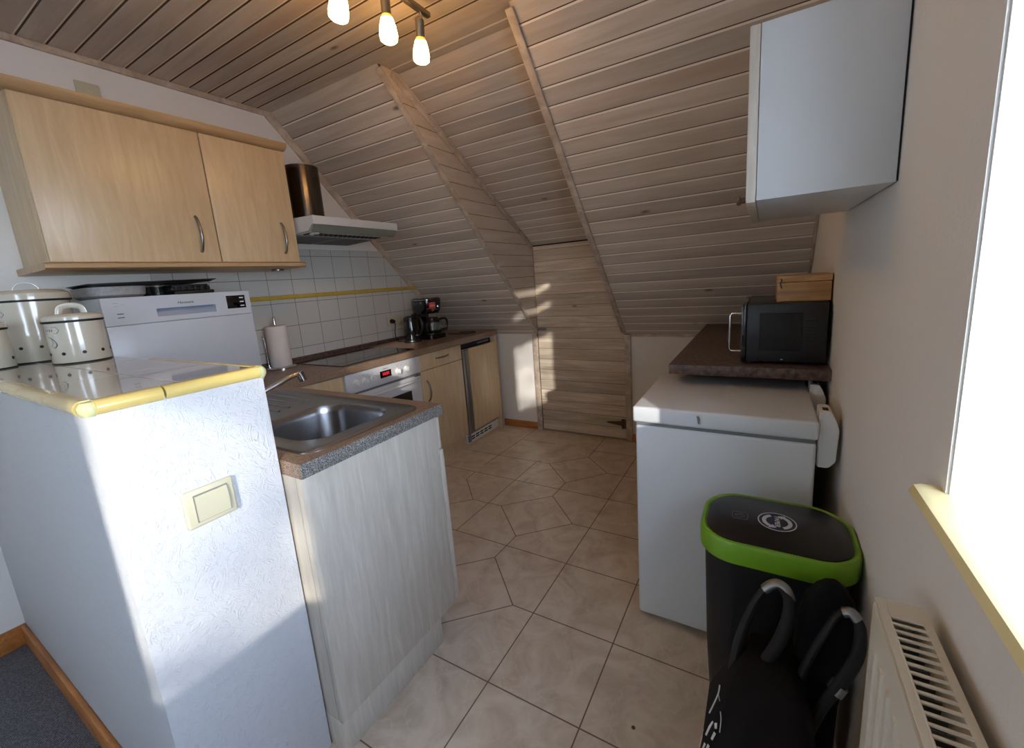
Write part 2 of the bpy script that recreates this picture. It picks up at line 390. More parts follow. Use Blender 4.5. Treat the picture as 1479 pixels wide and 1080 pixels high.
def struct(name, bm, m, parent=None, label=None, M=None, smooth=False):
    o = obj(name, bm, m, parent, M=M, smooth=smooth)
    if parent is None: o['kind'] = 'structure'
    if label: o['label'] = label
    return o
def text(name, s, size, M, mat, parent, extrude=0.0004, align='CENTER', shear=0.0):
    c = bpy.data.curves.new(name, 'FONT'); c.body = s; c.size = size; c.extrude = extrude; c.align_x = align; c.align_y = 'CENTER'; c.shear = shear
    c.materials.append(mat)
    tmp = bpy.data.objects.new(name, c); COL.objects.link(tmp)
    me = bpy.data.meshes.new_from_object(tmp, depsgraph=bpy.context.evaluated_depsgraph_get())
    bpy.data.objects.remove(tmp)
    me.materials.clear(); me.materials.append(mat)
    o = bpy.data.objects.new(name, me); COL.objects.link(o); o.matrix_world = M; attach(o, parent)
    return o
def face_plusx(x, y, z, tilt=0.0):
    """matrix for text lying on a plane that faces +x, reading along +y, up +z"""
    return Matrix.Translation((x, y, z)) @ Matrix(((0, 0, 1, 0), (1, 0, 0, 0), (0, 1, 0, 0), (0, 0, 0, 1)))
def boards(w, length, depth, pitch, groove=0.012, gd=0.0028, thick=0.012):
    """tongue-and-groove boards in the local xy plane, running along x from 0 to w, stacked along y from 0 to length, faces toward -z"""
    bm = B()
    prof = [(0.0, 0.0)]
    y = pitch
    while y < length-groove:
        prof += [(y-groove*0.40, 0.0), (y-groove*0.32, gd), (y+groove*0.02, gd), (y+groove*0.62, 0.0)]
        y += pitch
    prof.append((length, 0.0))
    a = [bm.verts.new((0, p[0], p[1])) for p in prof]; b = [bm.verts.new((w, p[0], p[1])) for p in prof]
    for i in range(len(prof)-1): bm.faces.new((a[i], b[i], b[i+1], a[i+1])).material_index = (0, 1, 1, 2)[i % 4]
    ta = [bm.verts.new((0, 0, thick)), bm.verts.new((0, length, thick))]; tb = [bm.verts.new((w, 0, thick)), bm.verts.new((w, length, thick))]
    bm.faces.new((ta[0], ta[1], tb[1], tb[0])); bm.faces.new([ta[0]]+a+[ta[1]]); bm.faces.new([tb[0]]+b+[tb[1]])
    bm.faces.new((a[0], ta[0], tb[0], b[0])); bm.faces.new((a[-1], b[-1], tb[1], ta[1]))
    return bm
def frame(o, ex, ey):
    """matrix with origin o and local x, y along ex, ey"""
    ex = Vector(ex).normalized(); ey = Vector(ey).normalized(); ez = ex.cross(ey)
    m = Matrix.Identity(4)
    for i in range(3): m[i][0], m[i][1], m[i][2], m[i][3] = ex[i], ey[i], ez[i], o[i]
    return m
def cut(bm, co, no):
    """drop everything on the +no side of a plane and cap it"""
    g = bm.verts[:]+bm.edges[:]+bm.faces[:]
    r = bmesh.ops.bisect_plane(bm, geom=g, plane_co=co, plane_no=no, clear_outer=True)
    es = [e for e in r['geom_cut'] if isinstance(e, bmesh.types.BMEdge)]
    if es: bmesh.ops.contextual_create(bm, geom=es)

# ------------------------------------------------------------------ room dimensions (metres)
W, H, YB = 2.766, 2.379, 3.326
HK, HD, Y1, Y1M = 0.850, 1.574, 1.842, 1.984
XC1, XC2 = 0.917, 1.6555
YN = -3.6                       # wall behind the camera
HC = 0.899                      # worktop height
WT = 0.17                       # outer wall thickness up to the window frame
def slope_z(y): return HK+(H-HK)*(YB-y)/(YB-Y1)
def mid_z(y): return HD+(H-HD)*(YB-y)/(YB-Y1M)

# floor: stoneware tiles in the kitchen with dark joints, partly a crazy five-sided pattern
bm = B(); box(bm, -0.1, W+0.3, 0.30, YB+0.1, -0.05, 0.0)
segs = []
def seg(*p):
    for a, b in zip(p, p[1:]): segs.append((a, b))
for X in (2.127, 2.452): seg((X, 0.3), (X, YB))
seg((1.802, 0.3), (1.802, YB)); seg((1.155, 1.778), (1.165, 2.717)); seg((1.16, 2.717), (1.16, YB) if False else (1.19, 2.74))
seg((0.832, 2.511), (0.838, 2.705), (0.851, YB))
seg((0.5, 2.405), (W, 2.403)); seg((0.5, 2.705), (0.836, 2.705), (1.262, 2.717)); seg((1.11, 1.778), (W, 1.778)); seg((1.706, 1.452), (W, 1.452)); seg((1.3, 1.125), (W, 1.125)); seg((1.3, .80), (W, .80)); seg((1.3, .475), (W, .475))
seg((1.046, 2.084), (1.248, 2.09)); seg((1.705, 2.087), (W, 2.095)); seg((1.689, 2.721), (W, 2.73)); seg((1.8, 3.05), (W, 3.05)); seg((0.851, 3.05), (1.15, 3.06)); seg((1.48, 3.04), (1.8, 3.05))
seg((1.262, 2.717), (1.486, 2.494), (1.689, 2.721), (1.486, 2.919), (1.262, 2.717)); seg((1.486, 2.919), (1.48, YB))
seg((1.486, 2.494), (1.482, 2.31), (1.705, 2.087), (1.480, 1.866), (1.248, 2.09), (1.482, 2.31))
seg((1.046, 2.084), (0.842, 2.291), (0.835, 2.405)); seg((1.480, 1.866), (1.472, 1.676), (1.324, 1.535), (1.30, 1.40)); seg((1.472, 1.676), (1.706, 1.452), (1.50, 1.25), (1.49, 1.125)); seg((1.046, 2.084), (0.85, 1.89))
for (a, b) in segs:
    a, b = Vector(a), Vector(b); d = (b-a); n = Vector((-d.y, d.x)).normalized()*0.0022
    q = [bm.verts.new((p.x, p.y, 0.0004)) for p in (a+n, b+n, b-n, a-n)]
    bm.faces.new(q).material_index = 1
struct('floor', bm, [M_FLOOR, M_FGROUT], label='beige stoneware floor tiles with dark joints, some laid in a five-sided pattern')
bm = B(); box(bm, -0.1, W+0.3, YN-0.1, 0.30, -0.05, 0.0)
box(bm, 0.0, 1.50, 0.30, 0.425, -0.05, 0.0008)
struct('floor_carpet', bm, M_CARPET, label='ribbed grey carpet of the adjoining living area')

# walls
def wallbox(name, x0, x1, y0, y1, z0, z1, m, label=None):
    bm = B(); box(bm, x0, x1, y0, y1, z0, z1); return struct(name, bm, m, label=label)
FW = (-3.3, -2.45, 0.95, 2.10)
bm = B(); prism(bm, [(FW[1], 0), (YB, 0), (YB, HK), (Y1, H), (FW[1], H)], 'x', -0.12, 0.0)
box(bm, -0.12, 0, YN, FW[0], 0, H); box(bm, -0.12, 0, FW[0], FW[1], 0, FW[2]); box(bm, -0.12, 0, FW[0], FW[1], FW[3], H)
struct('wall_left', bm, M_WALL, label='white wall behind the kitchen run, its top following the sloped ceiling')
# tiled splashback (cut by the slope)
bm = B(); TX = 0.006
zt = 1.60
prism(bm, [(1.10, HC-0.05), (3.27, HC-0.05), (3.279, HC), (YB-(zt-HK)/(H-HK)*(YB-Y1), zt), (1.10, zt)], 'x', 0.0005, TX)
struct('wall_left_tiles', bm, M_WTILE, label='white square wall tiles above the worktop')
bm = B(); box(bm, TX-0.001, TX+0.012, 1.30, 2.895, 1.294, 1.320, bev=0.006)
struct('trim_1', bm, M_LIST, label='thin yellow ceramic border strip between the wall tiles')
# right wall with two windows, the first partly shaded by its shutter
WIN = [(0.02, 0.90, 0.0), (-1.80, -0.90, 0.0)]
ZS, ZT = 1.0, 2.16
bm = B()
ys = [YN, WIN[1][0], WIN[1][1], WIN[0][0], WIN[0][1], YB]
for a, b, full in ((ys[0], ys[1], 1), (ys[1], ys[2], 0), (ys[2], ys[3], 1), (ys[3], ys[4], 0), (ys[4], ys[5], 1)):
    if full: box(bm, W, W+WT+0.08, a, b, -0.05, H+0.02)
    else:
        box(bm, W, W+WT+0.08, a, b, -0.05, ZS-0.02); box(bm, W, W+WT+0.08, a, b, ZT, H+0.02)
struct('wall_right', bm, M_WALL, label='white textured wall with the window reveals')
bm = B(); box(bm, -0.12, W+0.25, YN-0.12, YN, -0.05, H+0.02); struct('wall_front', bm, M_WALL, label='white wall behind the viewer')
# knee wall at the back, with opening for the low door
bm = B()
box(bm, -0.12, XC1-0.045, YB, YB+0.12, -0.05, HK+0.03); box(bm, XC2+0.045, W+0.25, YB, YB+0.12, -0.05, HK+0.03)
struct('wall_back', bm, M_WALL, label='low white knee wall under the roof slope')
# half wall
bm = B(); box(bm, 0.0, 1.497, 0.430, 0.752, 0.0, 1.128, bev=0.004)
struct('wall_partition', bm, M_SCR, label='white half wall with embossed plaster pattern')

# ceilings
w = W+0.25
o = struct('ceiling', boards(w, Y1-YN, 0, 0.0835), [M_PLANK, M_GRV, M_LITEDGE], M=frame((0, Y1, H), (1, 0, 0), (0, -1, 0)) @ Matrix.Scale(-1, 4, (0, 0, 1)), label='flat ceiling of whitewashed tongue-and-groove boards')
# slopes: local x along world x, local y down the slope
sl = math.hypot(YB-Y1, H-HK); sd = Vector((0, YB-Y1, HK-H)).normalized()
def slope(name, x0, x1, label):
    return struct(name, boards(x1-x0, sl, 0, 0.0835), [M_PLANK, M_GRV, M_LITEDGE], M=frame((x0, Y1, H), (1, 0, 0), sd), label=label)
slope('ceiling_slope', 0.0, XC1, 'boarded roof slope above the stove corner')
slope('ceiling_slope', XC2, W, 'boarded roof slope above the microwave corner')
ml = math.hypot(YB-Y1M, H-HD); md = Vector((0, YB-Y1M, HD-H)).normalized()
struct('ceiling_recess', boards(XC2-XC1, ml, 0, 0.0835), [M_PLANK, M_GRV, M_LITEDGE], M=frame((XC1, Y1M, H), (1, 0, 0), md), label='steeper boarded recess above the low door')
struct('ceiling_recess', boards(XC2-XC1, Y1M-Y1, 0, 0.0835), [M_PLANK, M_GRV, M_LITEDGE], M=frame((XC1, Y1, H), (1, 0, 0), (0, 1, 0)), label='narrow flat boards where the recess meets the ceiling')
# cheeks of the recess: triangular boarded walls, boards running parallel to the main slope
def cheek(x, s, label):
    up = Vector((0, sd.z, -sd.y)); up = up if up.z > 0 else -up
    pts = [(Y1, H), (YB, HK), (YB, HD), (Y1M, H)]
    bm = B()
    prism(bm, pts, 'x', x-0.006 if s > 0 else x, x if s > 0 else x+0.006)
    k = HK+0.06
    while k < H-0.05:      # horizontal board joints
        ya = YB-(k-HK)/(H-HK)*(YB-Y1)+0.02; yb = min(YB, YB-(k-HD)/(H-HD)*(YB-Y1M)-0.005)
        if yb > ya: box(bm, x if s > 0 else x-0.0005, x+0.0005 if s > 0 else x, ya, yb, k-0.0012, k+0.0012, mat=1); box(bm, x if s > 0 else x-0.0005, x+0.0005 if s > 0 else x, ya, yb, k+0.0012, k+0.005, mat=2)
        k += 0.0835
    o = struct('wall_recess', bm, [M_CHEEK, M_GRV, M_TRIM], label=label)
    return o
cheek(XC1, 1, 'boarded side of the recess, left of the low door'); cheek(XC2, -1, 'boarded side of the recess, right of the low door')
# diagonal board joints on the left cheek
# roof blocks behind so no light leaks in
bm = B(); prism(bm, [(YN-.2, H+0.03), (Y1M+.05, H+0.03), (YB+0.3, HK+0.75), (YB+0.3, HK+1.0), (Y1M, H+0.25), (YN-.2, H+0.25)], 'x', -0.2, W+0.3)
struct('ceiling_roof', bm, M_GREYP, label='roof build-up')
bm = B(); box(bm, -0.3, W+0.35, YB+0.12, YB+0.2, -0.1, 2.0); box(bm, -.25, -.12, FW[1], YB+.2, -.1, H+.2)
box(bm, W+0.01, W+0.25, Y1, YB+0.2, HK, H+.2)
struct('wall_outer', bm, M_GREYP, label='outer building shell')

# trims
def strip(name, p, q, wdt, th, up, m=M_TRIM, label=None):
    """flat batten from p to q; up = direction of its thickness"""
    p, q, up = Vector(p), Vector(q), Vector(up).normalized(); d = (q-p).normalized(); s = d.cross(up).normalized()
    bm = B(); box(bm, 0, (q-p).length, -wdt/2, wdt/2, 0, th, bev=0.003)
    return struct(name, bm, m, M=frame(p, d, up.cross(d)), label=label)
sn = Vector((0, -sd.z, sd.y)); sn = -sn if sn.z > 0 else sn     # into the room
strip('trim_2', (0.0, YN, H-0.0), (0.0, Y1, H-0.0), 0.05, 0.016, (1, 0, 0), label='batten between white wall and boarded ceiling')
strip('trim_3', (0.0, Y1-0.01, H-0.0), (0.0, YB-.02, HK+0.02), 0.075, 0.014, (1, 0, 0), label='batten following the roof slope on the white wall')
strip('trim_4', (XC1-0.004, Y1+0.01, H-0.012), (XC1-0.004, YB-0.01, HK+0.02), 0.036, 0.012, sn, label='batten on the lower edge of the recess')
strip('trim_5', (XC1+0.001, Y1M-0.06, H-0.018), (XC1+0.001, YB-0.02, HD-0.01), 0.035, 0.010, (1, 0, 0), label='batten on the upper edge of the recess')
strip('trim_6', (XC2-0.003, Y1+0.01, H-0.012), (XC2-0.003, YB-0.01, HK+0.02), 0.036, 0.012, sn, label='batten between the recess and the slope above the microwave')
strip('trim_7', (XC2+0.05, YB-0.004, HK-0.006), (W, YB-0.004, HK-0.006), 0.02, 0.010, (0, -1, 0), label='thin ledge where slope meets the knee wall beside the door')
strip('trim_8', (W-0.001, Y1, H-0.0), (W-0.001, YB, HK), 0.05, 0.012, (-1, 0, 0), label='batten between roof slope and white window wall')
strip('trim_9', (XC1-0.024, YB-0.004, 0.0), (XC1-0.024, YB-0.004, HK+0.01), 0.048, 0.014, (0, -1, 0), label='wooden jamb left of the low door')
strip('trim_10', (XC2+0.024, YB-0.004, 0.0), (XC2+0.024, YB-0.004, HK-0.002), 0.048, 0.014, (0, -1, 0), label='wooden jamb right of the low door')
def skirt(name, x0, x1, y0, y1, label):
    bm = B(); box(bm, x0, x1, y0, y1, 0.0, 0.062, bev=0.004); return struct(name, bm, M_SKIRT, label=label)
skirt('baseboard_back', 0.52, XC1-0.048, YB-0.014, YB, 'oak skirting left of the low door')
skirt('baseboard_back', XC2+0.048, 2.2, YB-0.014, YB, 'oak skirting right of the low door')
bm = B(); box(bm, 0.016, 1.497, 0.414, 0.430, 0.0, 0.085, bev=0.004); struct('baseboard_partition', bm, M_SKIRT, label='oak skirting along the half wall')
bm = B(); box(bm, 0.0, 0.016, YN, 0.430, 0.0, 0.085, bev=0.004); struct('baseboard_left', bm, M_SKIRT, label='oak skirting along the living area wall')

# low door in the knee wall
dr = bpy.data.objects.new('door_1', None); COL.objects.link(dr); dr.location = (1.28, YB, 0); dr['kind'] = 'structure'; dr['label'] = 'low whitewashed board door with pale wooden boards'
Md = frame((XC1+0.004, YB+0.012, 0.012), (1, 0, 0), (0, 0, 1)) @ Matrix.Scale(-1, 4, (0, 0, 1))
bmd = boards(XC2-XC1-0.008, HD-0.022, 0, 0.0895, groove=0.005, gd=0.002, thick=0.02)
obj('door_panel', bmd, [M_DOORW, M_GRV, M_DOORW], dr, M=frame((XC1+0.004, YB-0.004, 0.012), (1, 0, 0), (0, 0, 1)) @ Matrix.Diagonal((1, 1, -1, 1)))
bm = B(); box(bm, XC1-0.02, XC2+0.02, YB+0.03, YB+0.06, -0.02, HD+0.03); obj('door_back', bm, M_BLACKM, dr)
bm = B(); prism(bm, rrect(0.965, 0.891, 0.075, 0.022, 0.009), 'y', YB-0.010, YB-0.004)
for k in range(4): box(bm, 0.938+0.014*k, 0.945+0.014*k, YB-0.013, YB-0.010, 0.885, 0.897)
obj('latch', bm, M_ALU, dr)
bm = B(); prism(bm, [(1.50, 0.142), (1.625, 0.157), (1.625, 0.117), (1.50, 0.134)], 'y', YB-0.010, YB-0.004); box(bm, 1.625, 1.66, YB-0.016, YB-0.004, 0.098, 0.176, bev=0.003); rod(bm, (1.626, YB-0.016, 0.098), (1.626, YB-0.016, 0.176), 0.006)
obj('hinge', bm, M_HINGE, dr)

# windows (white frames, glass) with sill
def window(n, y0, y1, mull):
    wo = bpy.data.objects.new('window_%d' % n, None); COL.objects.link(wo); wo.location = (W+WT, (y0+y1)/2, ZS); wo['kind'] = 'structure'
    wo['label'] = 'white framed window in the right wall' if n == 1 else 'white framed window behind the viewer'
    x0, x1, f = W+WT-0.01, W+WT+0.05, 0.06
    bm = B()
    box(bm, x0, x1, y0, y0+f, ZS, ZT, bev=.004); box(bm, x0, x1, y1-f, y1, ZS, ZT, bev=.004); box(bm, x0, x1, y0+f, y1-f, ZS, ZS+0.035, bev=.004); box(bm, x0, x1, y0+f, y1-f, ZT-f, ZT, bev=.004)
    if mull: box(bm, x0, x1, mull-0.045, mull+0.045, ZS+f, ZT-f, bev=.004)
    obj('window_frame', bm, M_WPLAST, wo)
    bm = B(); box(bm, x0+0.03, x0+0.036, y0+f, y1-f, ZS+0.035, ZT-f); obj('pane', bm, M_PANE, wo)
    # reveals in bright white
    bm = B(); e = 0.004
    box(bm, W+0.003, x0, y1-e, y1-0.0005, ZS, ZT); box(bm, W+0.003, x0, y0+0.0005, y0+e, ZS, ZT); box(bm, W+0.003, x0, y0, y1, ZT-e, ZT-0.0005)
    obj('window_reveal', bm, M_REVEAL, wo)
    bm = B()
    prism(bm, [(W-0.026+0.0, ZS-0.017), (W-0.031, ZS-0.010), (W-0.026, ZS-0.001), (W-0.018, ZS+0.0015), (x0, ZS+0.0015), (x0, ZS-0.018), (W-0.018, ZS-0.019)], 'y', y0-0.005, y1+0.020)
    obj('window_sill', bm, M_SILL, wo)
    return wo
win1 = window(1, WIN[0][0], WIN[0][1], None)
win2 = window(2, WIN[1][0], WIN[1][1], -1.115)
wo = bpy.data.objects.new('window_3', None); COL.objects.link(wo); wo.location = (-0.1, -1.9, .85); wo['kind'] = 'structure'; wo['label'] = 'unseen white framed window added behind the viewer for fill daylight'  # made-up window in the left wall, added to let in fill light
bm = B()
box(bm, -.11, -.06, FW[0], FW[1], FW[2], FW[2]+.06); box(bm, -.11, -.06, FW[0], FW[1], FW[3]-.06, FW[3])
for a in (FW[0], (FW[0]+FW[1])/2-.04, FW[1]-.06): box(bm, -.11, -.06, a, a+.06, FW[2]+.06, FW[3]-.06)
obj('window_frame', bm, M_WPLAST, wo)
bm = B(); box(bm, -.09, -.085, FW[0]+.06, FW[1]-.06, FW[2]+.06, FW[3]-.06); obj('pane', bm, M_PANE, wo)
# roller shutter of the near window, half lowered, a few light slots open
bm = B(); x = W+WT+0.075
for z0, z1 in ((1.68, 1.90), (1.935, 2.05), (2.085, 2.20)): box(bm, x, x+0.012, WIN[0][0]-0.02, WIN[0][1]+0.02, z0, z1, bev=0.002)
obj('roller_shutter', bm, M_GREYP, win1)

# ------------------------------------------------------------------ tiled ledge on the half wall
t = thing('tiled_ledge', 'white-tiled ledge with rounded yellow edge tiles on top of the half wall', 'ledge', (0.75, 0.59, 1.128))
ZC = 1.147
bm = B()
xs = [0.002, 0.18, 0.50, 0.82, 1.14, 1.478]
for a, b in zip(xs, xs[1:]):
    for c, d in ((0.448, 0.586), (0.589, 0.738)):
        box(bm, a+0.0015, b-0.0015, c, d, 1.1285, ZC, bev=0.0012, seg=1)
obj('ledge_tile', bm, M_CAPT, t)
bm = B(); box(bm, 0.0015, 1.48, 0.446, 0.740, 1.1282, ZC-0.0012); obj('grout', bm, M_GROUT, t)
def bullnose(a, b, side):
    """rounded edge tile: side 's' faces -y, 'e' faces +x, 'n' faces +y"""
    bm = B(); r = 0.0145; pts = []
    for k in range(17):
        an = math.radians(-90+k*11.25*1.0)
        pts.append((0.006+r*math.cos(an)*1.0, -0.0135+r*math.sin(an)))
    pts = [(-0.006, ZC-1.147+0.001)] + [(p[0], p[1]) for p in reversed(pts)] + [(-0.006, -0.026)]
    if side == 'e': v = prism(bm, [(1.486+p[0], ZC+p[1]) for p in pts], 'y', a, b)
    if side == 's': v = prism(bm, [(0.440-p[0], ZC+p[1]) for p in pts], 'x', a, b)
    if side == 'n': v = prism(bm, [(0.746+p[0], ZC+p[1]) for p in pts], 'x', a, b)
    for f in bm.faces: f.smooth = len(f.verts) == 4
    return bm
obj('edge_tile', bullnose(0.446, 0.548, 'e'), M_YEL, t, smooth=True); obj('edge_tile', bullnose(0.552, 0.742, 'e'), M_YEL, t, smooth=True)
ex = [0.02, 0.24, 0.45, 0.66, 0.87, 1.08, 1.29, 1.478]
for a, b in zip(ex, ex[1:]): obj('edge_tile', bullnose(a+0.0015, b-0.0015, 's'), M_YEL, t, smooth=True)
for a, b in ((0.87, 1.08), (1.08, 1.29), (1.29, 1.484)): obj('edge_tile', bullnose(a+0.0015, b-0.0015, 'n'), M_YEL, t, smooth=True)
for cy in (0.4385, 0.7475):
    bm = B(); lathe(bm, [(0, -0.028), (0.011, -0.028), (0.0165, -0.019), (0.0165, -0.009), (0.011, -0.001), (0, 0.0)], 1.488, cy, 20, cz=ZC); obj('corner_tile', bm, M_YELPALE, t, smooth=True)['label'] = 'pale rounded corner tile'

# light switch on the half wall
t = thing('light_switch', 'cream rocker light switch on the end face of the half wall', 'light switch', (1.497, 0.586, 0.871))
bm = B(); box(bm, 1.4965, 1.508, 0.536, 0.637, 0.828, 0.914, bev=0.007, seg=3); obj('switch_frame', bm, M_CREAMP, t)
bm = B(); prism(bm, [(1.506, 0.842), (1.5125, 0.842), (1.515, 0.871), (1.5125, 0.900), (1.506, 0.900)], 'y', 0.557, 0.620)
obj('rocker', bm, M_CREAMP, t)
bm = B(); box(bm, 1.506, 1.5085, 0.5545, 0.6225, 0.8395, 0.9025); obj('gap', bm, M_GREYP, t)

# sockets
def socket(loc_y, loc_z, n, label):
    t = thing('wall_socket', label, 'socket', (0.006, loc_y, loc_z))
    x = 0.0065 if loc_z < 1.6 else 0.0
    w2 = 0.041*n
    bm = B(); box(bm, x, x+0.010, loc_y-w2, loc_y+w2, loc_z-0.041, loc_z+0.041, bev=0.004); obj('socket_frame', bm, M_CREAMP, t)
    for k in range(n):
        cy = loc_y-w2+0.041+0.082*k if n > 1 else loc_y
        bm = B(); lathe(bm, [(0.0195, 0.0), (0.0225, 0.003), (0.0225, 0.004), (0.0195, 0.0035), (0.0195, -0.004), (0, -0.004)], 0, 0, 24, axis=((x+0.010, cy, loc_z), (1, 0, 0))); obj('socket_insert', bm, M_CREAMP, t)
        bm = B()
        for s in (-1, 1): rod(bm, (x+0.0065, cy+s*0.0095, loc_z), (x+0.0068, cy+s*0.0095, loc_z), 0.0028, 8)
        obj('contact_hole', bm, M_BLACKM, t)
    return t
socket(1.028, 2.236, 1, 'cream wall socket just above the maple wall cabinets')
socket(2.607, 1.060, 2, 'double cream socket in the tiles beside the kettle')

# ------------------------------------------------------------------ left kitchen run
# worktop: L shape, hole for the sink
XF, XE, YP0, YP1 = 0.566, 1.581, 0.756, 1.293
t = thing('kitchen_worktop', 'brown speckled worktop running from the sink peninsula along the tiled wall', 'worktop', (0.3, 1.3, 0.86))
hx0, hx1, hy0, hy1 = 0.68, 1.50, 0.84, 1.20
bm = B(); z0, z1 = HC-0.04, HC
def quadbox(x0, x1, y0, y1, mat=0): box(bm, x0, x1, y0, y1, z0, z1, mat=mat)
quadbox(0.001, hx0, YP0, YP1); quadbox(hx1, XE-0.004, YP0, YP1); quadbox(hx0, hx1, YP0, hy0); quadbox(hx0, hx1, hy1, YP1)
prism(bm, [(0.001, YP1), (XF, YP1), (XF, 3.235), (XF-0.03, 3.262), (0.001, 3.262)], 'z', z0, z1)
obj('worktop_slab', bm, M_TOP, t)
bm = B(); box(bm, XE-0.0045, XE, YP0, YP1, z0+0.001, z1-0.001, bev=0.0015); o = obj('end_strip', bm, M_TOPEND, t); o['label'] = 'grey speckled end edge'
bm = B(); prism(bm, [(0.0065, HC), (0.022, HC), (0.020, HC+0.022), (0.0065, HC+0.028)], 'y', 1.30, 3.235); obj('upstand', bm, M_DARKTOP, t)

def bow_handle(p0, p1, out, r=0.0055):
    """D-shaped bow handle from p0 to p1 standing off in direction out"""
    p0, p1, out = Vector(p0), Vector(p1), Vector(out); bm = B()
    pts = [p0+(p1-p0)*tt+out*(math.sin(PI*tt)**0.55 if 0 < tt < 1 else 0) for tt in (0, .06, .2, .35, .5, .65, .8, .94, 1)]
    tube(bm, pts, [r*1.15, r, r, r*1.1, r*1.15, r*1.1, r, r, r*1.15], 10, smooth_n=3)
    return bm
XD = 0.550   # front plane of carcasses, doors 18 mm
# base cabinet with drawer
t = thing('base_cabinet', 'maple base cabinet with one drawer over a door, between oven and fridge', 'cabinet', (0.27, 2.50, 0))
bm = B(); box(bm, 0.03, XD-0.019, 2.272, 2.735, 0.12, 0.858); obj('carcass', bm, M_MAPLEW, t)
bm = B(); box(bm, 0.03, 0.513, 2.272, 2.735, 0.0, 0.12); obj('plinth', bm, M_MAPLE, t)
bm = B(); box(bm, XD-0.018, XD, 2.274, 2.734, 0.741, 0.852, bev=0.002); d = obj('drawer', bm, M_MAPLE, t)
obj('handle', bow_handle((XD, 2.435, 0.805), (XD, 2.575, 0.805), (0.026, 0, 0)), M_NICKEL, d)
bm = B(); box(bm, XD-0.018, XD, 2.274, 2.734, 0.125, 0.737, bev=0.002); d = obj('door', bm, M_MAPLE, t)
obj('handle', bow_handle((XD, 2.325, 0.520), (XD, 2.325, 0.665), (0.030, 0, 0)), M_NICKEL, d)
# filler next to the oven
t = thing('corner_cabinet', 'plain maple corner cabinet front left of the oven', 'cabinet', (0.27, 1.48, 0))
bm = B(); box(bm, 0.03, XD-0.019, 1.30, 1.664, 0.12, 0.858); obj('carcass', bm, M_MAPLEW, t)
bm = B(); box(bm, XD-0.018, XD, 1.315, 1.664, 0.125, 0.852, bev=0.002); obj('door', bm, M_MAPLE, t)
bm = B(); box(bm, 0.03, 0.513, 1.30, 1.664, 0.0, 0.12); obj('plinth', bm, M_MAPLE, t)
# built-in oven
t = thing('built_in_oven', 'white built-in oven with knobs and red digital clock under the hob', 'oven', (0.27, 1.968, 0))
OY0, OY1 = 1.669, 2.268
bm = B(); box(bm, 0.04, XD-0.016, OY0, OY1, 0.12, 0.856); box(bm, 0.03, 0.513, OY0, OY1, 0.0, 0.12, mat=1); obj('oven_body', bm, [M_GREYP, M_MAPLE], t)
bm = B(); box(bm, XD-0.015, XD+0.010, OY0+.002, OY1-.002, 0.742, 0.854, bev=0.004); cp = obj('control_panel', bm, M_WHITE, t)
for y in (1.737, 1.800, 1.862, 2.062, 2.138):
    bm = B(); lathe(bm, [(0.021, 0), (0.021, 0.003), (0.0165, 0.005), (0.0155, 0.020), (0.013, 0.022), (0, 0.022)], 0, 0, 24, axis=((XD+0.010, y, 0.796), (1, 0, 0))); box(bm, XD+0.029, XD+0.036, y-0.004, y+0.004, 0.782, 0.810, bev=0.002); obj('knob', bm, M_WPLAST, cp)
bm = B(); box(bm, XD+0.0098, XD+0.0115, 1.917, 2.006, 0.780, 0.822, bev=0.001); dp = obj('clock_display', bm, M_BLACKG, cp)
text('clock_digits', '11:11', 0.026, face_plusx(XD+0.0118, 1.962, 0.802), M_LED, cp)
text('maker_mark', 'SIEMENS', 0.011, face_plusx(XD+0.0103, 1.962, 0.834), M_GREYP, cp)
for k, y in enumerate((1.737, 1.793, 1.826, 1.862, 2.062, 2.098, 2.138, 2.175)):
    text('knob_symbol', '0' if k != 0 else '-', 0.010, face_plusx(XD+0.0103, y, 0.829), M_GREYP, cp)
bm = B(); box(bm, XD-0.015, XD+0.006, OY0+.004, OY1-.004, 0.285, 0.728, bev=0.005); od = obj('oven_door', bm, M_WHITE, t)
bm = B(); box(bm, XD+0.0055, XD+0.008, OY0+0.085, OY1-0.105, 0.34, 0.640, bev=0.001); obj('door_window', bm, M_BLACKG, od)
bm = B(); tube(bm, [(XD+0.006, OY0+0.03, 0.700), (XD+0.036, OY0+0.045, 0.702), (XD+0.036, OY1-0.045, 0.702), (XD+0.006, OY1-0.03, 0.700)], 0.010, 12); box(bm, XD+0.006, XD+0.010, OY1-0.06, OY1-0.01, 0.722, 0.727, mat=1); obj('handle', bm, [M_WHITE, M_BLACKM], od)
bm = B(); box(bm, XD-0.015, XD+0.002, OY0+.004, OY1-.004, 0.125, 0.278, bev=0.003); obj('drawer', bm, M_MAPLE, t)
# hob
t = thing('ceramic_hob', 'black glass ceramic hob set in the brown worktop', 'hob', (0.28, 1.98, HC))
bm = B(); prism(bm, rrect(0.285, 1.985, 0.46, 0.575, 0.012), 'z', HC+0.0029, HC+0.004); obj('glass_plate', bm, M_BLACKG, t)
bm = B(); prism(bm, rrect(0.285, 1.985, 0.474, 0.589, 0.016), 'z', HC+0.0002, HC+0.0028); obj('steel_rim', bm, M_BLACK, t)
for cx, cy, r in ((0.40, 1.84, 0.09), (0.17, 1.84, 0.07), (0.40, 2.14, 0.07), (0.17, 2.13, 0.10)):
    bm = B(); lathe(bm, [(r-0.0015, 0), (r-0.0015, 0.0003), (r, 0.0003), (r, 0)], cx, cy, 48, cz=HC+0.004); obj('cooking_zone', bm, M_GREYP, t)
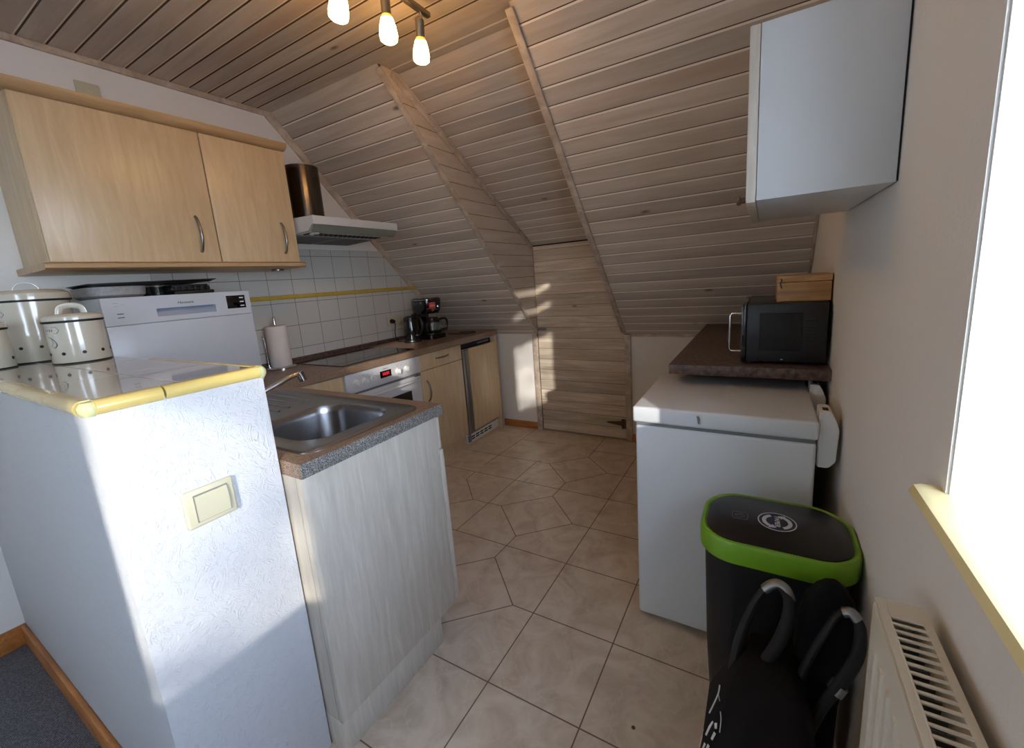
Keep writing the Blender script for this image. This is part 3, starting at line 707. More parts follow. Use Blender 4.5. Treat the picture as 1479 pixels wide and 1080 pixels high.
# under-counter fridge behind a maple panel, standing a little open at its top
t = thing('undercounter_fridge', 'under-counter fridge behind a maple panel with grey door edge and white vent grille', 'fridge', (0.27, 2.97, 0))
bm = B(); box(bm, 0.03, 0.512, 2.742, 3.192, 0.10, 0.846); obj('fridge_body', bm, M_WPLAST, t)
bm = B(); box(bm, 0.512, 0.538, 2.756, 3.188, 0.105, 0.795, bev=0.004); box(bm, 0.512, 0.545, 2.752, 2.772, 0.105, 0.80, bev=0.003); fd = obj('fridge_door', bm, M_ALU, t)
fd['label'] = 'grey fridge door edge'
bm = B(); box(bm, 0.5385, 0.556, 2.826, 3.200, 0.128, 0.805, bev=0.002); obj('maple_panel', bm, M_MAPLE, fd)
bm = B(); box(bm, 0.5385, 0.5455, 2.790, 2.828, 0.60, 0.795, bev=0.001); box(bm, 0.5385, 0.543, 2.800, 2.827, 0.128, 0.60, bev=0.001); obj('slide_rail', bm, M_ALU, fd)
bm = B(); box(bm, 0.50, 0.520, 2.752, 3.188, 0.800, 0.842, bev=0.002); box(bm, 0.5195, 0.524, 2.99, 3.15, 0.816, 0.83, bev=0.001, mat=1); obj('top_grille', bm, [M_BLACKM, M_GREYP], t)
bm = B(); box(bm, 0.50, 0.528, 2.742, 3.20, 0.030, 0.100, bev=0.003)
for k in range(5):
    for j in range(2): box(bm, 0.5275, 0.5288, 2.790+0.062*k, 2.838+0.062*k, 0.052+0.019*j, 0.063+0.019*j, mat=1)
obj('vent_grille', bm, [M_WPLAST, M_BLACKM], t)
bm = B(); box(bm, 0.03, 0.513, 2.742, 3.20, 0.0, 0.03); obj('plinth', bm, M_MAPLE, t)
bm = B(); box(bm, 0.529, 0.545, 2.742, 2.775, 0.045, 0.10, bev=0.003); obj('lower_hinge', bm, M_GREYP, t)
t = thing('end_panel', 'narrow maple end panel closing the kitchen run beside the knee wall', 'panel', (0.28, 3.22, 0))
bm = B(); box(bm, 0.03, 0.556, 3.204, 3.222, 0.0, 0.857, bev=0.001); obj('side_board', bm, M_MAPLE, t)
bm = B(); box(bm, 0.40, 0.553, 3.223, 3.243, 0.10, 0.857, bev=0.001); obj('filler_strip', bm, M_MAPLEY, t)

# ------------------------------------------------------------------ sink peninsula
t = thing('sink_cabinet', 'sink base cabinet with pale maple end panel, beside the half wall', 'cabinet', (1.1, 1.03, 0))
bm = B(); box(bm, 1.548, 1.568, YP0, 1.268, 0.111, 0.8585, bev=0.001); o = obj('end_panel', bm, M_MAPLEW, t)
bm = B(); box(bm, 0.60, 1.547, YP0, 0.774, 0.111, 0.8585); box(bm, 0.60, 1.547, 0.774, 1.25, 0.111, 0.129); obj('carcass', bm, M_MAPLEW, t)
bm = B(); box(bm, 0.60, 1.562, YP0, 1.185, 0.0, 0.108, bev=0.002); obj('plinth', bm, M_MAPLEW, t)
bm = B(); box(bm, 1.03, 1.568, 1.269, 1.283, 0.735, 0.852, bev=0.002); obj('drawer', bm, M_MAPLEW, t)
bm = B(); box(bm, 1.03, 1.570, 1.269, 1.289, 0.120, 0.729, bev=0.002); obj('door', bm, M_MAPLEW, t)
bm = B(); box(bm, 0.60, 1.026, 1.269, 1.287, 0.120, 0.852, bev=0.002); obj('door', bm, M_MAPLEW, t)

# sink: rolled steel sheet with bowl and drainer
t = thing('kitchen_sink', 'stainless steel sink with deep bowl and ribbed drainer set in the peninsula worktop', 'sink', (1.1, 1.02, HC))
bm = B()
out = rrect(1.10, 1.016, 0.89, 0.436, 0.05, 6)
n = len(out)
def ringz(pts, z): return [(p[0], p[1], z) for p in pts]
loft(bm, [ringz(rrect(1.10, 1.016, 0.892, 0.438, 0.05), HC+0.0002), ringz(rrect(1.10, 1.016, 0.890, 0.436, 0.05), HC+0.003), ringz(rrect(1.10, 1.016, 0.882, 0.428, 0.048), HC+0.0058), ringz(rrect(1.10, 1.016, 0.862, 0.408, 0.040), HC+0.004), ringz(rrect(1.10, 1.016, 0.852, 0.398, 0.036), HC+0.0022)], cap0=False, cap1=False)
# flat deck between rim and bowl: build with a hole for the bowl by bridging
deck_out = ringz(rrect(1.10, 1.016, 0.852, 0.398, 0.036), HC+0.0022)
bcx, bcy, bw, bh = 1.300, 1.020, 0.350, 0.330
bowl0 = ringz(rrect(bcx, bcy, bw, bh, 0.09, 6), HC+0.0018)
vo = [bm.verts.new(p) for p in deck_out]; vi = [bm.verts.new(p) for p in bowl0]
for k in range(n):
    f = bm.faces.new((vo[k], vo[(k+1) % n], vi[(k+1) % n], vi[k]))
loops = [bowl0, ringz(rrect(bcx, bcy, bw-0.008, bh-0.008, 0.088), HC-0.004), ringz(rrect(bcx, bcy, bw-0.016, bh-0.016, 0.085), HC-0.03), ringz(rrect(bcx, bcy, bw-0.03, bh-0.03, 0.08), HC-0.12), ringz(rrect(bcx, bcy, bw-0.05, bh-0.05, 0.075), HC-0.150), ringz(rrect(bcx, bcy, bw-0.10, bh-0.10, 0.06), HC-0.162), ringz(rrect(bcx, bcy, 0.09, 0.09, 0.044), HC-0.166)]
loft(bm, loops, cap0=False, cap1=True)
bmesh.ops.remove_doubles(bm, verts=bm.verts[:], dist=0.0003)
obj('sink_basin', bm, M_STEEL, t, smooth=True)
bm = B()
for k in range(7):
    y = 0.885+k*0.046
    tube(bm, [(0.74, y, HC+0.0030), (1.04-0.012*abs(k-3), y, HC+0.0022)], 0.0055, 8, flat=0.6)
obj('drainer_ribs', bm, M_STEEL, t, smooth=True)
bm = B(); lathe(bm, [(0.042, 0.0), (0.038, 0.003), (0.030, 0.001), (0.012, 0.002), (0, 0.002)], bcx, bcy, 28, cz=HC-0.1655); obj('drain_strainer', bm, M_CHROME, t, smooth=True)
bm = B(); lathe(bm, [(0.0, 0.0), (0.010, 0.0), (0.012, 0.003), (0, 0.003)], 0, 0, 20, axis=((bcx+bw/2-0.016, 1.085, HC-0.04), (-1, 0, 0.1))); obj('overflow', bm, M_BLACKM, t)
# tap
t = thing('mixer_tap', 'chrome single-lever mixer tap behind the sink, mostly hidden by the half wall', 'tap', (1.03, 0.86, HC))
bm = B(); lathe(bm, [(0, 0), (0.027, 0), (0.026, 0.006), (0.022, 0.012), (0.020, 0.075), (0.021, 0.085), (0, 0.088)], 1.03, 0.855, 24, cz=HC+0.003); obj('tap_body', bm, M_CHROME, t, smooth=True)
bm = B(); tube(bm, [(1.03, 0.865, HC+0.060), (1.045, 0.93, HC+0.075), (1.06, 1.00, HC+0.098), (1.072, 1.06, HC+0.120), (1.078, 1.095, HC+0.126)], [0.012, 0.011, 0.010, 0.0095, 0.010], 14, smooth_n=5); obj('spout', bm, M_CHROME, t, smooth=True)
bm = B(); rod(bm, (1.079, 1.098, HC+0.134), (1.082, 1.108, HC+0.100), 0.0135, 20); obj('aerator', bm, M_CHROME, t, smooth=True)
bm = B(); tube(bm, [(1.03, 0.855, HC+0.088), (1.025, 0.90, HC+0.106), (1.02, 0.945, HC+0.112)], [0.012, 0.008, 0.006], 10, smooth_n=3); obj('lever', bm, M_CHROME, t, smooth=True)

# ------------------------------------------------------------------ wall cabinets on the left
ZU0, ZU1 = 1.490, 2.060
def wall_cab(y0, y1, label, hy):
    t = thing('wall_cabinet', label, 'cabinet', (0.0, (y0+y1)/2, ZU0))
    bm = B(); box(bm, 0.001, 0.331, y0+0.001, y1-0.001, ZU0, ZU1, bev=0.001); obj('carcass', bm, M_MAPLE, t)
    bm = B(); box(bm, 0.333, 0.351, y0+0.002, y1-0.002, ZU0+0.002, ZU1-0.003, bev=0.002); d = obj('door', bm, M_MAPLE, t)
    obj('handle', bow_handle((0.351, hy, 1.538), (0.351, hy, 1.690), (0.028, 0, 0)), M_NICKEL, d)
wall_cab(0.696, 1.262, 'wide maple wall cabinet nearest the viewer, handle at lower right of its door', 1.186)
wall_cab(1.263, 1.657, 'narrower maple wall cabinet next to the range hood', 1.580)
t = thing('cabinet_cornice', 'maple cornice moulding capping both wall cabinets', 'cornice', (0.19, 1.17, ZU1))
bm = B(); prism(bm, [(0.001, ZU1+0.001), (0.358, ZU1+0.001), (0.372, ZU1+0.012), (0.380, ZU1+0.022), (0.380, ZU1+0.034), (0.001, ZU1+0.034)], 'y', 0.676, 1.664); obj('moulding', bm, M_MAPLEY, t)
t = thing('light_pelmet', 'maple light rail along the underside of both wall cabinets', 'light rail', (0.19, 1.17, ZU0-0.03))
bm = B(); prism(bm, [(0.001, ZU0-0.001), (0.365, ZU0-0.001), (0.376, ZU0-0.008), (0.376, ZU0-0.020), (0.366, ZU0-0.026), (0.001, ZU0-0.026)], 'y', 0.676, 1.672); obj('moulding', bm, M_MAPLEY, t)
bm = B(); lathe(bm, [(0, 0), (0.030, 0), (0.032, 0.006), (0.030, 0.012), (0, 0.012)], 0.22, 1.60, 24, cz=ZU0-0.038); obj('puck_light', bm, M_NICKEL, t)

# range hood
t = thing('range_hood', 'white range hood with round steel chimney pipe above the hob', 'range hood', (0.25, 1.97, 1.60))
HY0, HY1 = 1.672, 2.272
bm = B()
prism(bm, [(0.007, 1.636), (0.440, 1.650), (0.478, 1.679), (0.493, 1.679), (0.493, 1.722), (0.30, 1.728), (0.007, 1.728)], 'y', HY0, HY1)
obj('hood_body', bm, M_WHITE, t)
bm = B()
Mh = frame((0.03, HY0+0.03, 1.6355), Vector((0.41, 0, 0.014)), (0, 1, 0))
box(bm, 0.0, 0.26, 0.0, 0.26, -0.006, 0.0, M=Mh); box(bm, 0.0, 0.26, 0.28, 0.54, -0.006, 0.0, M=Mh)
for q in (0.0, 0.28):
    for k in range(12): box(bm, 0.012+0.021*k, 0.020+0.021*k, q+0.012, q+0.248, -0.0065, -0.0055, M=Mh, mat=1)
obj('grease_filter', bm, [M_DARKG, M_BLACKM], t)
bm = B()
for k in range(16):
    box(bm, 0.285, 0.345, 0.02+0.033*k, 0.036+0.033*k, -0.003, 0.0005, M=Mh)
obj('intake_slots', bm, M_BLACKM, t)
bm = B(); prism(bm, [(0.452, 1.642), (0.488, 1.676), (0.484, 1.680), (0.448, 1.646)], 'y', HY0+0.01, HY1-0.005); o = obj('glass_visor', bm, plain('frosted green glass', (136, 142, 130), 0.15, coat=0.5), t); o['label'] = 'green tinted glass visor'
bm = B(); box(bm, 0.36, 0.425, HY0+0.055, HY0+0.077, 1.636, 1.648, bev=0.004, seg=3); obj('lamp_lens', bm, M_WPLAST, t)
bm = B(); lathe(bm, [(0.097, 0), (0.097, 0.335), (0.093, 0.335), (0.0, 0.333)], 0.120, 1.905, 56, cz=1.729); o = obj('chimney_pipe', bm, M_CHIM, t, smooth=True); o['label'] = 'polished steel pipe'

# ------------------------------------------------------------------ table-top dishwasher and things on it
DX, DY0, DY1, DZ0, DZ1 = 0.455, 0.772, 1.300, HC, 1.352
t = thing('compact_dishwasher', 'white table-top dishwasher with black display standing on the worktop behind the half wall', 'dishwasher', (0.24, 1.03, HC))
bm = B(); box(bm, 0.012, DX-0.022, DY0, DY1, DZ0+0.012, DZ1, bev=0.005)
for a in (0.06, 0.38):
    for b in (0.82, 1.25): lathe(bm, [(0.016, 0), (0.016, 0.013), (0, 0.013)], a, b, 16, cz=DZ0+0.0005, mat=1)
obj('housing', bm, [M_DISHW, M_BLACK], t)
ZP = 1.248
bm = B(); box(bm, DX-0.021, DX, DY0+0.001, DY1-0.001, DZ0+0.02, ZP-0.002, bev=0.003); dd = obj('door', bm, M_DISHW, t)
bm = B()
ra, rb, rz0, rz1 = 0.935, 1.150, 1.268, 1.300
x0 = DX-0.021
for (a, b, c, d) in ((DY0+.001, ra, ZP, DZ1-.001), (rb, DY1-.001, ZP, DZ1-.001), (ra, rb, ZP, rz0), (ra, rb, rz1, DZ1-.001)): box(bm, x0, DX, a, b, c, d)
cp = obj('control_fascia', bm, M_DISHW, t)
bm = B(); prism(bm, [(x0, rz0), (DX-0.004, rz0), (DX-0.018, rz1), (x0, rz1)], 'y', ra+0.0005, rb-0.0005); obj('grip_recess', bm, plain('pale blue grey plastic', (128, 142, 162), 0.3), cp)
bm = B(); box(bm, DX-0.001, DX+0.0012, 1.197, 1.277, 1.275, 1.333, bev=0.0008); ds = obj('display', bm, M_BLACKG, cp)
for k in range(3):
    bm = B(); box(bm, DX+0.001, DX+0.002, 1.252, 1.269, 1.283+0.018*k, 1.288+0.018*k); obj('display_key', bm, M_STW, ds) if False else obj('display_key', bm, M_STW, cp)
text('maker_mark', 'Hanseatic', 0.015, face_plusx(DX+0.0003, 1.040, 1.318), M_BLACKM, cp, shear=0.25)
for k, (w_, z_) in enumerate(((0.020, 1.290), (0.020, 1.276))):
    bm = B(); box(bm, DX-0.0002, DX+0.0005, 0.812, 0.812+w_, z_-0.0014, z_+0.0014); obj('printed_mark', bm, M_BLACKM, cp)
bm = B(); box(bm, DX-0.0002, DX+0.0004, 0.806, 0.822, 1.318, 1.319); box(bm, DX-0.0002, DX+0.0004, 0.806, 0.822, 1.330, 1.331); box(bm, DX-0.0002, DX+0.0004, 0.829, 0.838, 1.324, 1.325); obj('printed_mark', bm, M_GREYP, cp)
# dishes on the dishwasher
t = thing('casserole_dish', 'low grey patterned dish on the dishwasher under the baking tray', 'dish', (0.27, 0.865, DZ1))
bm = B()
def rr3(cx, cy, w, h, r, z): return ringz(rrect(cx, cy, w, h, r, 5), z)
loft(bm, [rr3(0.26, 0.862, 0.22, 0.155, 0.05, DZ1+0.001), rr3(0.26, 0.862, 0.25, 0.182, 0.055, DZ1+0.012), rr3(0.26, 0.862, 0.258, 0.190, 0.058, DZ1+0.044), rr3(0.26, 0.862, 0.246, 0.178, 0.052, DZ1+0.045), rr3(0.26, 0.862, 0.22, 0.15, 0.045, DZ1+0.010)])
obj('dish_bowl', bm, M_GREYDISH, t, smooth=True)
t = thing('baking_tray', 'thin dark baking tray lying across the dishes on the dishwasher', 'baking tray', (0.27, 0.99, DZ1+0.05))
bm = B()
Mt = Matrix.Translation((0.27, 0.985, DZ1+0.052)) @ Matrix.Rotation(math.radians(0.9), 4, 'X')
vs = loft(bm, [ringz(rrect(0, 0, 0.24, 0.40, 0.02), -0.004), ringz(rrect(0, 0, 0.25, 0.42, 0.022), 0.002), ringz(rrect(0, 0, 0.275, 0.44, 0.026), 0.006), ringz(rrect(0, 0, 0.275, 0.44, 0.026), 0.008), ringz(rrect(0, 0, 0.24, 0.41, 0.02), 0.003)])
bmesh.ops.transform(bm, matrix=Mt, verts=bm.verts[:]); obj('tray_sheet', bm, M_BLACK, t)
t = thing('drinking_glass', 'small glass standing between dish and black trivet on the dishwasher', 'glass', (0.33, 0.995, DZ1))
bm = B(); lathe(bm, [(0, 0.001), (0.024, 0.001), (0.028, 0.045), (0.0265, 0.045), (0.023, 0.005), (0, 0.005)], 0.33, 0.998, 24, cz=DZ1); obj('tumbler', bm, M_GLASS, t, smooth=True)
t = thing('grill_plate', 'black ribbed grill plate stacked on the dishwasher', 'grill plate', (0.30, 1.10, DZ1))
bm = B(); box(bm, 0.20, 0.385, 1.035, 1.190, DZ1+0.001, DZ1+0.016, bev=0.005); box(bm, 0.19, 0.375, 1.028, 1.180, DZ1+0.0165, DZ1+0.030, bev=0.005)
for k in range(6): box(bm, 0.377, 0.384, 1.04+0.024*k, 1.052+0.024*k, DZ1+0.017, DZ1+0.034, bev=0.001)
box(bm, 0.20, 0.37, 1.035, 1.175, DZ1+0.030, DZ1+0.042, bev=0.004)
obj('plate', bm, M_BLACKM, t)
t = thing('small_pan', 'small dark pan between the glass and the dish on the dishwasher', 'pan', (0.25, 0.99, DZ1))
bm = B(); lathe(bm, [(0, 0.001), (0.026, 0.001), (0.029, 0.008), (0.030, 0.040), (0.028, 0.041), (0.026, 0.006), (0, 0.005)], 0.268, 0.992, 28, cz=DZ1); obj('pan_bowl', bm, M_BLACK, t, smooth=True)

# ------------------------------------------------------------------ canisters on the ledge
def arc_tube(c, r, a0, a1, rad, plane, n=12, squash=1.0):
    pts = []
    for k in range(n+1):
        a = math.radians(a0+(a1-a0)*k/n)
        u = Vector(plane)
        pts.append((c[0]+u.x*r*math.cos(a), c[1]+u.y*r*math.cos(a), c[2]+r*squash*math.sin(a)))
    return pts
def canister(cx, cy, r, h, label, lid_h, hand, seed, name='enamel_canister'):
    t = thing(name, label, 'canister', (cx, cy, ZC), 'ivory enamel canisters on the tiled ledge')
    bm = B(); lathe(bm, [(0, 0.001), (r*0.97, 0.001), (r, 0.006), (r*0.99, h*0.5), (r*0.965, h), (r*0.90, h), (r*0.90, h-0.004), (0, h-0.004)], cx, cy, 56, cz=ZC)
    o1 = obj('canister_body', bm, M_IVORY, t, smooth=True)
    bm = B(); lathe(bm, [(r*0.99, h-0.006), (r*1.035, h-0.004), (r*1.035, h+0.001), (r*0.99, h+0.002)], cx, cy, 56, cz=ZC); obj('black_rim', bm, M_BLACKM, t, smooth=True)
    bm = B(); lathe(bm, [(r*0.985, 0.0005), (r*1.006, 0.001), (r*1.006, 0.004), (r*0.985, 0.005)], cx, cy, 56, cz=ZC)
    obj('foot_ring', bm, M_BLACKM, t, smooth=True)
    bm = B(); lathe(bm, [(r*1.03, h+0.0012), (r*1.035, h+0.010), (r*1.02, h+lid_h*0.62), (r*0.88, h+lid_h*0.92), (r*0.6, h+lid_h), (0, h+lid_h*1.02)], cx, cy, 56, cz=ZC); ld = obj('lid', bm, M_IVORY, t, smooth=True)
    ztop = ZC+h+lid_h
    if hand == 'wire':
        bm = B(); tube(bm, arc_tube((cx, cy, ztop-0.010), 0.035, 0, 180, 0, (0.45, 0.89, 0), 14, 1.05), 0.0024, 8); obj('lid_handle', bm, M_IVORY, ld, smooth=True)
    else:
        bm = B(); tube(bm, [(cx-0.012, cy-0.028, ztop-0.004), (cx-0.010, cy-0.022, ztop+0.020), (cx, cy, ztop+0.026), (cx+0.010, cy+0.022, ztop+0.020), (cx+0.012, cy+0.028, ztop-0.004)], 0.009, 10, smooth_n=4, flat=0.45); obj('lid_handle', bm, M_IVORY, ld, smooth=True)
    # vent holes around the lower part, in rows, and a printed lozenge with a sprig
    base = math.atan2(0.199-cy, 2.556-cx)
    for k in range(-3, 4):
        a = base+0.10*seed+k*0.62*(0.10/r)*0.8
        p = Vector((cx+r*0.992*math.cos(a), cy+r*0.992*math.sin(a), ZC+h*0.25))
        bm = B(); lathe(bm, [(0.0052, -0.001), (0.0052, 0.0012), (0, 0.0012)], 0, 0, 16, axis=(p, (math.cos(a), math.sin(a), 0))); obj('vent_hole', bm, M_BLACKM, t)
    a = base-0.95
    def onc(da, z, rr=1.0): return (cx+(r*0.995+0.0008)*math.cos(a+da)*rr, cy+(r*0.995+0.0008)*math.sin(a+da)*rr, ZC+z)
    bm = B()
    lz = [(-0.030, 0), (-0.022, 0.010), (0.022, 0.010), (0.030, 0), (0.022, -0.010), (-0.022, -0.010), (-0.030, 0)]
    tube(bm, [onc(u/r, h*0.80+v) for u, v in lz], 0.0008, 6)
    for u in (-0.012, -0.005, 0.002, 0.009): tube(bm, [onc(u/r, h*0.80-0.004), onc((u+0.002)/r, h*0.80+0.004)], 0.0008, 5)
    tube(bm, [onc(-0.012/r, h*0.66), onc(0.002/r, h*0.62), onc(0.012/r, h*0.54), onc(0.014/r, h*0.46), onc(0.006/r, h*0.40), onc(0.0/r, h*0.43)], [0.0006, 0.0012, 0.0010, 0.0018, 0.0014, 0.0006], 6, smooth_n=4)
    tube(bm, [onc(0.000/r, h*0.62), onc(0.004/r, h*0.52), onc(-0.004/r, h*0.44)], 0.0006, 5, smooth_n=3)
    obj('printed_label', bm, M_GREYP, t)
    return t
canister(0.300, 0.630, 0.104, 0.215, 'tallest ivory enamel canister with a thin wire lid handle, on the ledge', 0.036, 'wire', 0, )
canister(0.590, 0.660, 0.072, 0.138, 'smaller ivory enamel canister with strap handle, standing before the tallest one', 0.022, 'strap', 1)
t3 = canister(0.420, 0.487, 0.055, 0.130, 'slim ivory enamel canister cut off by the left edge of the picture', 0.020, 'wire', 2)

# ------------------------------------------------------------------ on the left worktop
t = thing('paper_towel_holder', 'upright steel kitchen roll holder with a paper roll on the worktop', 'kitchen roll holder', (0.11, 1.60, HC))
rx, ry = 0.112, 1.590
bm = B(); lathe(bm, [(0, 0.0005), (0.080, 0.0005), (0.080, 0.006), (0.074, 0.011), (0, 0.012)], rx, ry, 40, cz=HC); obj('base', bm, M_CHROME, t, smooth=True)
bm = B(); lathe(bm, [(0, 0.012), (0.006, 0.012), (0.006, 0.255), (0.008, 0.256), (0.008, 0.300), (0.006, 0.304), (0, 0.304)], rx, ry, 20, cz=HC); obj('pole', bm, M_CHROME, t, smooth=True)
bm = B(); lathe(bm, [(0.018, 0.013), (0.056, 0.013), (0.057, 0.016), (0.057, 0.245), (0.055, 0.248), (0.018, 0.248), (0.018, 0.013)], rx, ry, 40, cz=HC); obj('paper_roll', bm, M_PAPER, t, smooth=True)
bm = B(); tube(bm, [(rx-0.062, ry-0.040, HC+0.008), (rx-0.062, ry-0.040, HC+0.17), (rx-0.064, ry-0.046, HC+0.185)], 0.003, 8); lathe(bm, [(0, -.006), (.006, 0), (0, .006)], rx-0.064, ry-0.048, 12, cz=HC+0.19); obj('side_guide', bm, M_CHROME, t)
# kettle
kx, ky = 0.232, 2.556
t = thing('electric_kettle', 'black electric kettle at the tiled wall beside the coffee maker', 'kettle', (kx, ky, HC))
bm = B(); lathe(bm, [(0, 0.0005), (0.064, 0.0005), (0.066, 0.010), (0.063, 0.018), (0, 0.018)], kx, ky, 36, cz=HC); obj('power_base', bm, M_BLACK, t, smooth=True)
bm = B(); lathe(bm, [(0, 0.0185), (0.058, 0.0185), (0.060, 0.03), (0.057, 0.10), (0.050, 0.175), (0.047, 0.190), (0.034, 0.200), (0, 0.203)], kx, ky, 40, cz=HC); prism(bm, [(kx-0.018, ky-0.042), (kx+0.018, ky-0.042), (kx, ky-0.068)], 'z', HC+0.165, HC+0.196); obj('kettle_body', bm, M_BLACKG, t, smooth=True)
bm = B(); tube(bm, [(kx+0.032, ky+0.022, HC+0.188), (kx+0.080, ky+0.028, HC+0.170), (kx+0.086, ky+0.030, HC+0.10), (kx+0.050, ky+0.024, HC+0.045)], 0.010, 10, smooth_n=4); obj('handle', bm, M_BLACK, t, smooth=True)
bm = B(); box(bm, kx+0.0575, kx+0.060, ky-0.018, ky+0.006, HC+0.052, HC+0.057, bev=0.0005); obj('maker_mark', bm, M_GREYP, t)
# power cord
t = thing('power_cable', 'black power cord hanging from the double socket to the kettle', 'cable', (0.03, 2.56, 1.05))
bm = B(); tube(bm, [(0.048, 2.566, 1.052), (0.060, 2.562, 1.03), (0.055, 2.555, 0.97), (0.060, 2.555, 0.92), (0.085, 2.545, HC+0.006), (0.12, 2.530, HC+0.005), (0.160, 2.540, HC+0.006)], 0.0035, 8, smooth_n=5); obj('cable', bm, M_RUB, t, smooth=True)
bm = B(); lathe(bm, [(0, 0.0), (0.018, 0.0), (0.019, 0.010), (0.012, 0.034), (0, 0.036)], 0, 0, 20, axis=((0.0175, 2.566, 1.060), (1, 0, -0.12))); obj('plug', bm, M_BLACK, t, smooth=True)
# coffee maker
cx, cy = 0.240, 2.748
t = thing('coffee_maker', 'black drip coffee maker with red sticker and glass jug in the worktop corner', 'coffee maker', (cx, cy, HC))
bm = B(); prism(bm, rrect(cx, cy, 0.20, 0.185, 0.03), 'z', HC+0.001, HC+0.035); obj('base', bm, M_BLACK, t, smooth=True)
bm = B(); prism(bm, rrect(cx-0.065, cy-0.02, 0.08, 0.15, 0.025), 'z', HC+0.035, HC+0.205); obj('water_tank', bm, M_BLACKG, t, smooth=True)
bm = B()
loft(bm, [rr3(cx-0.015, cy-0.005, 0.17, 0.165, 0.045, HC+0.200), rr3(cx-0.008, cy-0.003, 0.185, 0.178, 0.045, HC+0.225), rr3(cx-0.005, cy, 0.192, 0.186, 0.045, HC+0.300), rr3(cx-0.005, cy, 0.186, 0.180, 0.042, HC+0.318), rr3(cx-0.005, cy, 0.150, 0.150, 0.035, HC+0.324)])
hd = obj('brew_head', bm, M_BLACKG, t, smooth=True)
bm = B(); tube(bm, [(p[0], p[1], HC+0.310) for p in rrect(cx-0.005, cy, 0.191, 0.185, 0.043)], 0.0022, 6); obj('chrome_band', bm, M_CHROME, hd)
bm = B(); box(bm, cx+0.0905, cx+0.0925, cy-0.080, cy-0.006, HC+0.238, HC+0.288, bev=0.0006)
st = obj('sticker', bm, M_RED, t); st['label'] = 'red sticker with pale strokes'
bm = B()
for k, (yy, hh) in enumerate(((-0.066, .016), (-0.054, .022), (-0.044, .022), (-0.034, .012), (-0.022, .020))): box(bm, cx+0.0924, cx+0.0930, cy+yy, cy+yy+0.0045, HC+0.262-hh/2, HC+0.262+hh/2)
box(bm, cx+0.0924, cx+0.0930, cy-0.072, cy-0.012, HC+0.281, HC+0.284)
obj('sticker_print', bm, M_STW, st)
bm = B(); lathe(bm, [(0.012, 0), (0.012, 0.006), (0.008, 0.010), (0, 0.010)], 0, 0, 20, axis=((cx+0.090, cy+0.022, HC+0.252), (1, 0, 0))); obj('switch_knob', bm, M_CHROME, t)
bm = B(); lathe(bm, [(0, 0.001), (0.055, 0.001), (0.064, 0.015), (0.066, 0.06), (0.055, 0.105), (0.048, 0.118), (0.046, 0.118), (0.062, 0.06), (0.055, 0.006), (0, 0.005)], cx+0.030, cy+0.008, 32, cz=HC+0.036); jg = obj('jug', bm, M_GLASS, t, smooth=True)
bm = B(); lathe(bm, [(0.0, 0.135), (0.046, 0.132), (0.053, 0.118), (0.053, 0.108), (0.060, 0.100), (0.061, 0.092), (0.056, 0.092), (0.05, 0.11), (0, 0.11)], cx+0.030, cy+0.008, 32, cz=HC+0.036); obj('jug_lid', bm, M_BLACK, jg, smooth=True)
bm = B(); lathe(bm, [(0, 0.006), (0.052, 0.006), (0.060, 0.018), (0.060, 0.030), (0, 0.030)], cx+0.030, cy+0.008, 32, cz=HC+0.036); obj('coffee', bm, plain('dark coffee', (30, 14, 8), 0.1), jg, smooth=True)
bm = B(); tube(bm, [(cx+0.060, cy+0.050, HC+0.145), (cx+0.085, cy+0.095, HC+0.150), (cx+0.095, cy+0.112, HC+0.125), (cx+0.090, cy+0.108, HC+0.075), (cx+0.075, cy+0.080, HC+0.060)], 0.009, 10, smooth_n=4); obj('jug_handle', bm, M_BLACK, jg, smooth=True)
t = thing('power_cable', 'black cord curling on the worktop behind the coffee maker', 'cable', (0.45, 2.95, HC))
bm = B(); tube(bm, [(0.30, 2.90, HC+0.012), (0.36, 2.95, HC+0.005), (0.44, 2.985, HC+0.005), (0.47, 3.05, HC+0.005), (0.40, 3.10, HC+0.005), (0.30, 3.05, HC+0.005)], 0.0035, 8, smooth_n=6); obj('cable', bm, M_RUB, t, smooth=True)

# ------------------------------------------------------------------ right side
# chest freezer
FX0, FX1, FY0, FY1, FZ = 2.170, 2.706, 1.6115, 2.128, 0.848
t = thing('chest_freezer', 'small white chest freezer standing in front of the dark worktop', 'freezer', ((FX0+FX1)/2, (FY0+FY1)/2, 0))
bm = B(); box(bm, FX0+0.008, FX1-0.004, FY0+0.006, FY1-0.004, 0.022, 0.780, bev=0.010, seg=3)
for a in (FX0+0.06, FX1-0.06):
    for b in (FY0+0.06, FY1-0.06): lathe(bm, [(0.02, 0.0), (0.02, 0.024), (0, 0.024)], a, b, 14, cz=0.0005, mat=1)
obj('freezer_body', bm, [M_FREEZ, M_BLACK], t)
bm = B(); box(bm, FX0+0.012, FX1-0.008, FY0+0.010, FY1-0.008, 0.779, 0.792); obj('door_gasket', bm, M_GREYP, t)
bm = B(); box(bm, FX0, FX1, FY0, FY1, 0.791, FZ, bev=0.009, seg=3); ld = obj('lid', bm, M_FREEZ, t)
bm = B(); prism(bm, [(2.3795, 0.8345), (2.386, 0.8345), (2.390, 0.825), (2.389, 0.808), (2.384, 0.808)], 'y', FY0-0.004, FY0+0.001); obj('lid_lock', bm, M_GREYP, ld)
bm = B(); box(bm, FX0+0.27, FX0+0.278, FY0+0.17, FY0+0.40, FZ-0.0005, FZ+0.0006); obj('lid_crease', bm, M_FREEZ, ld)
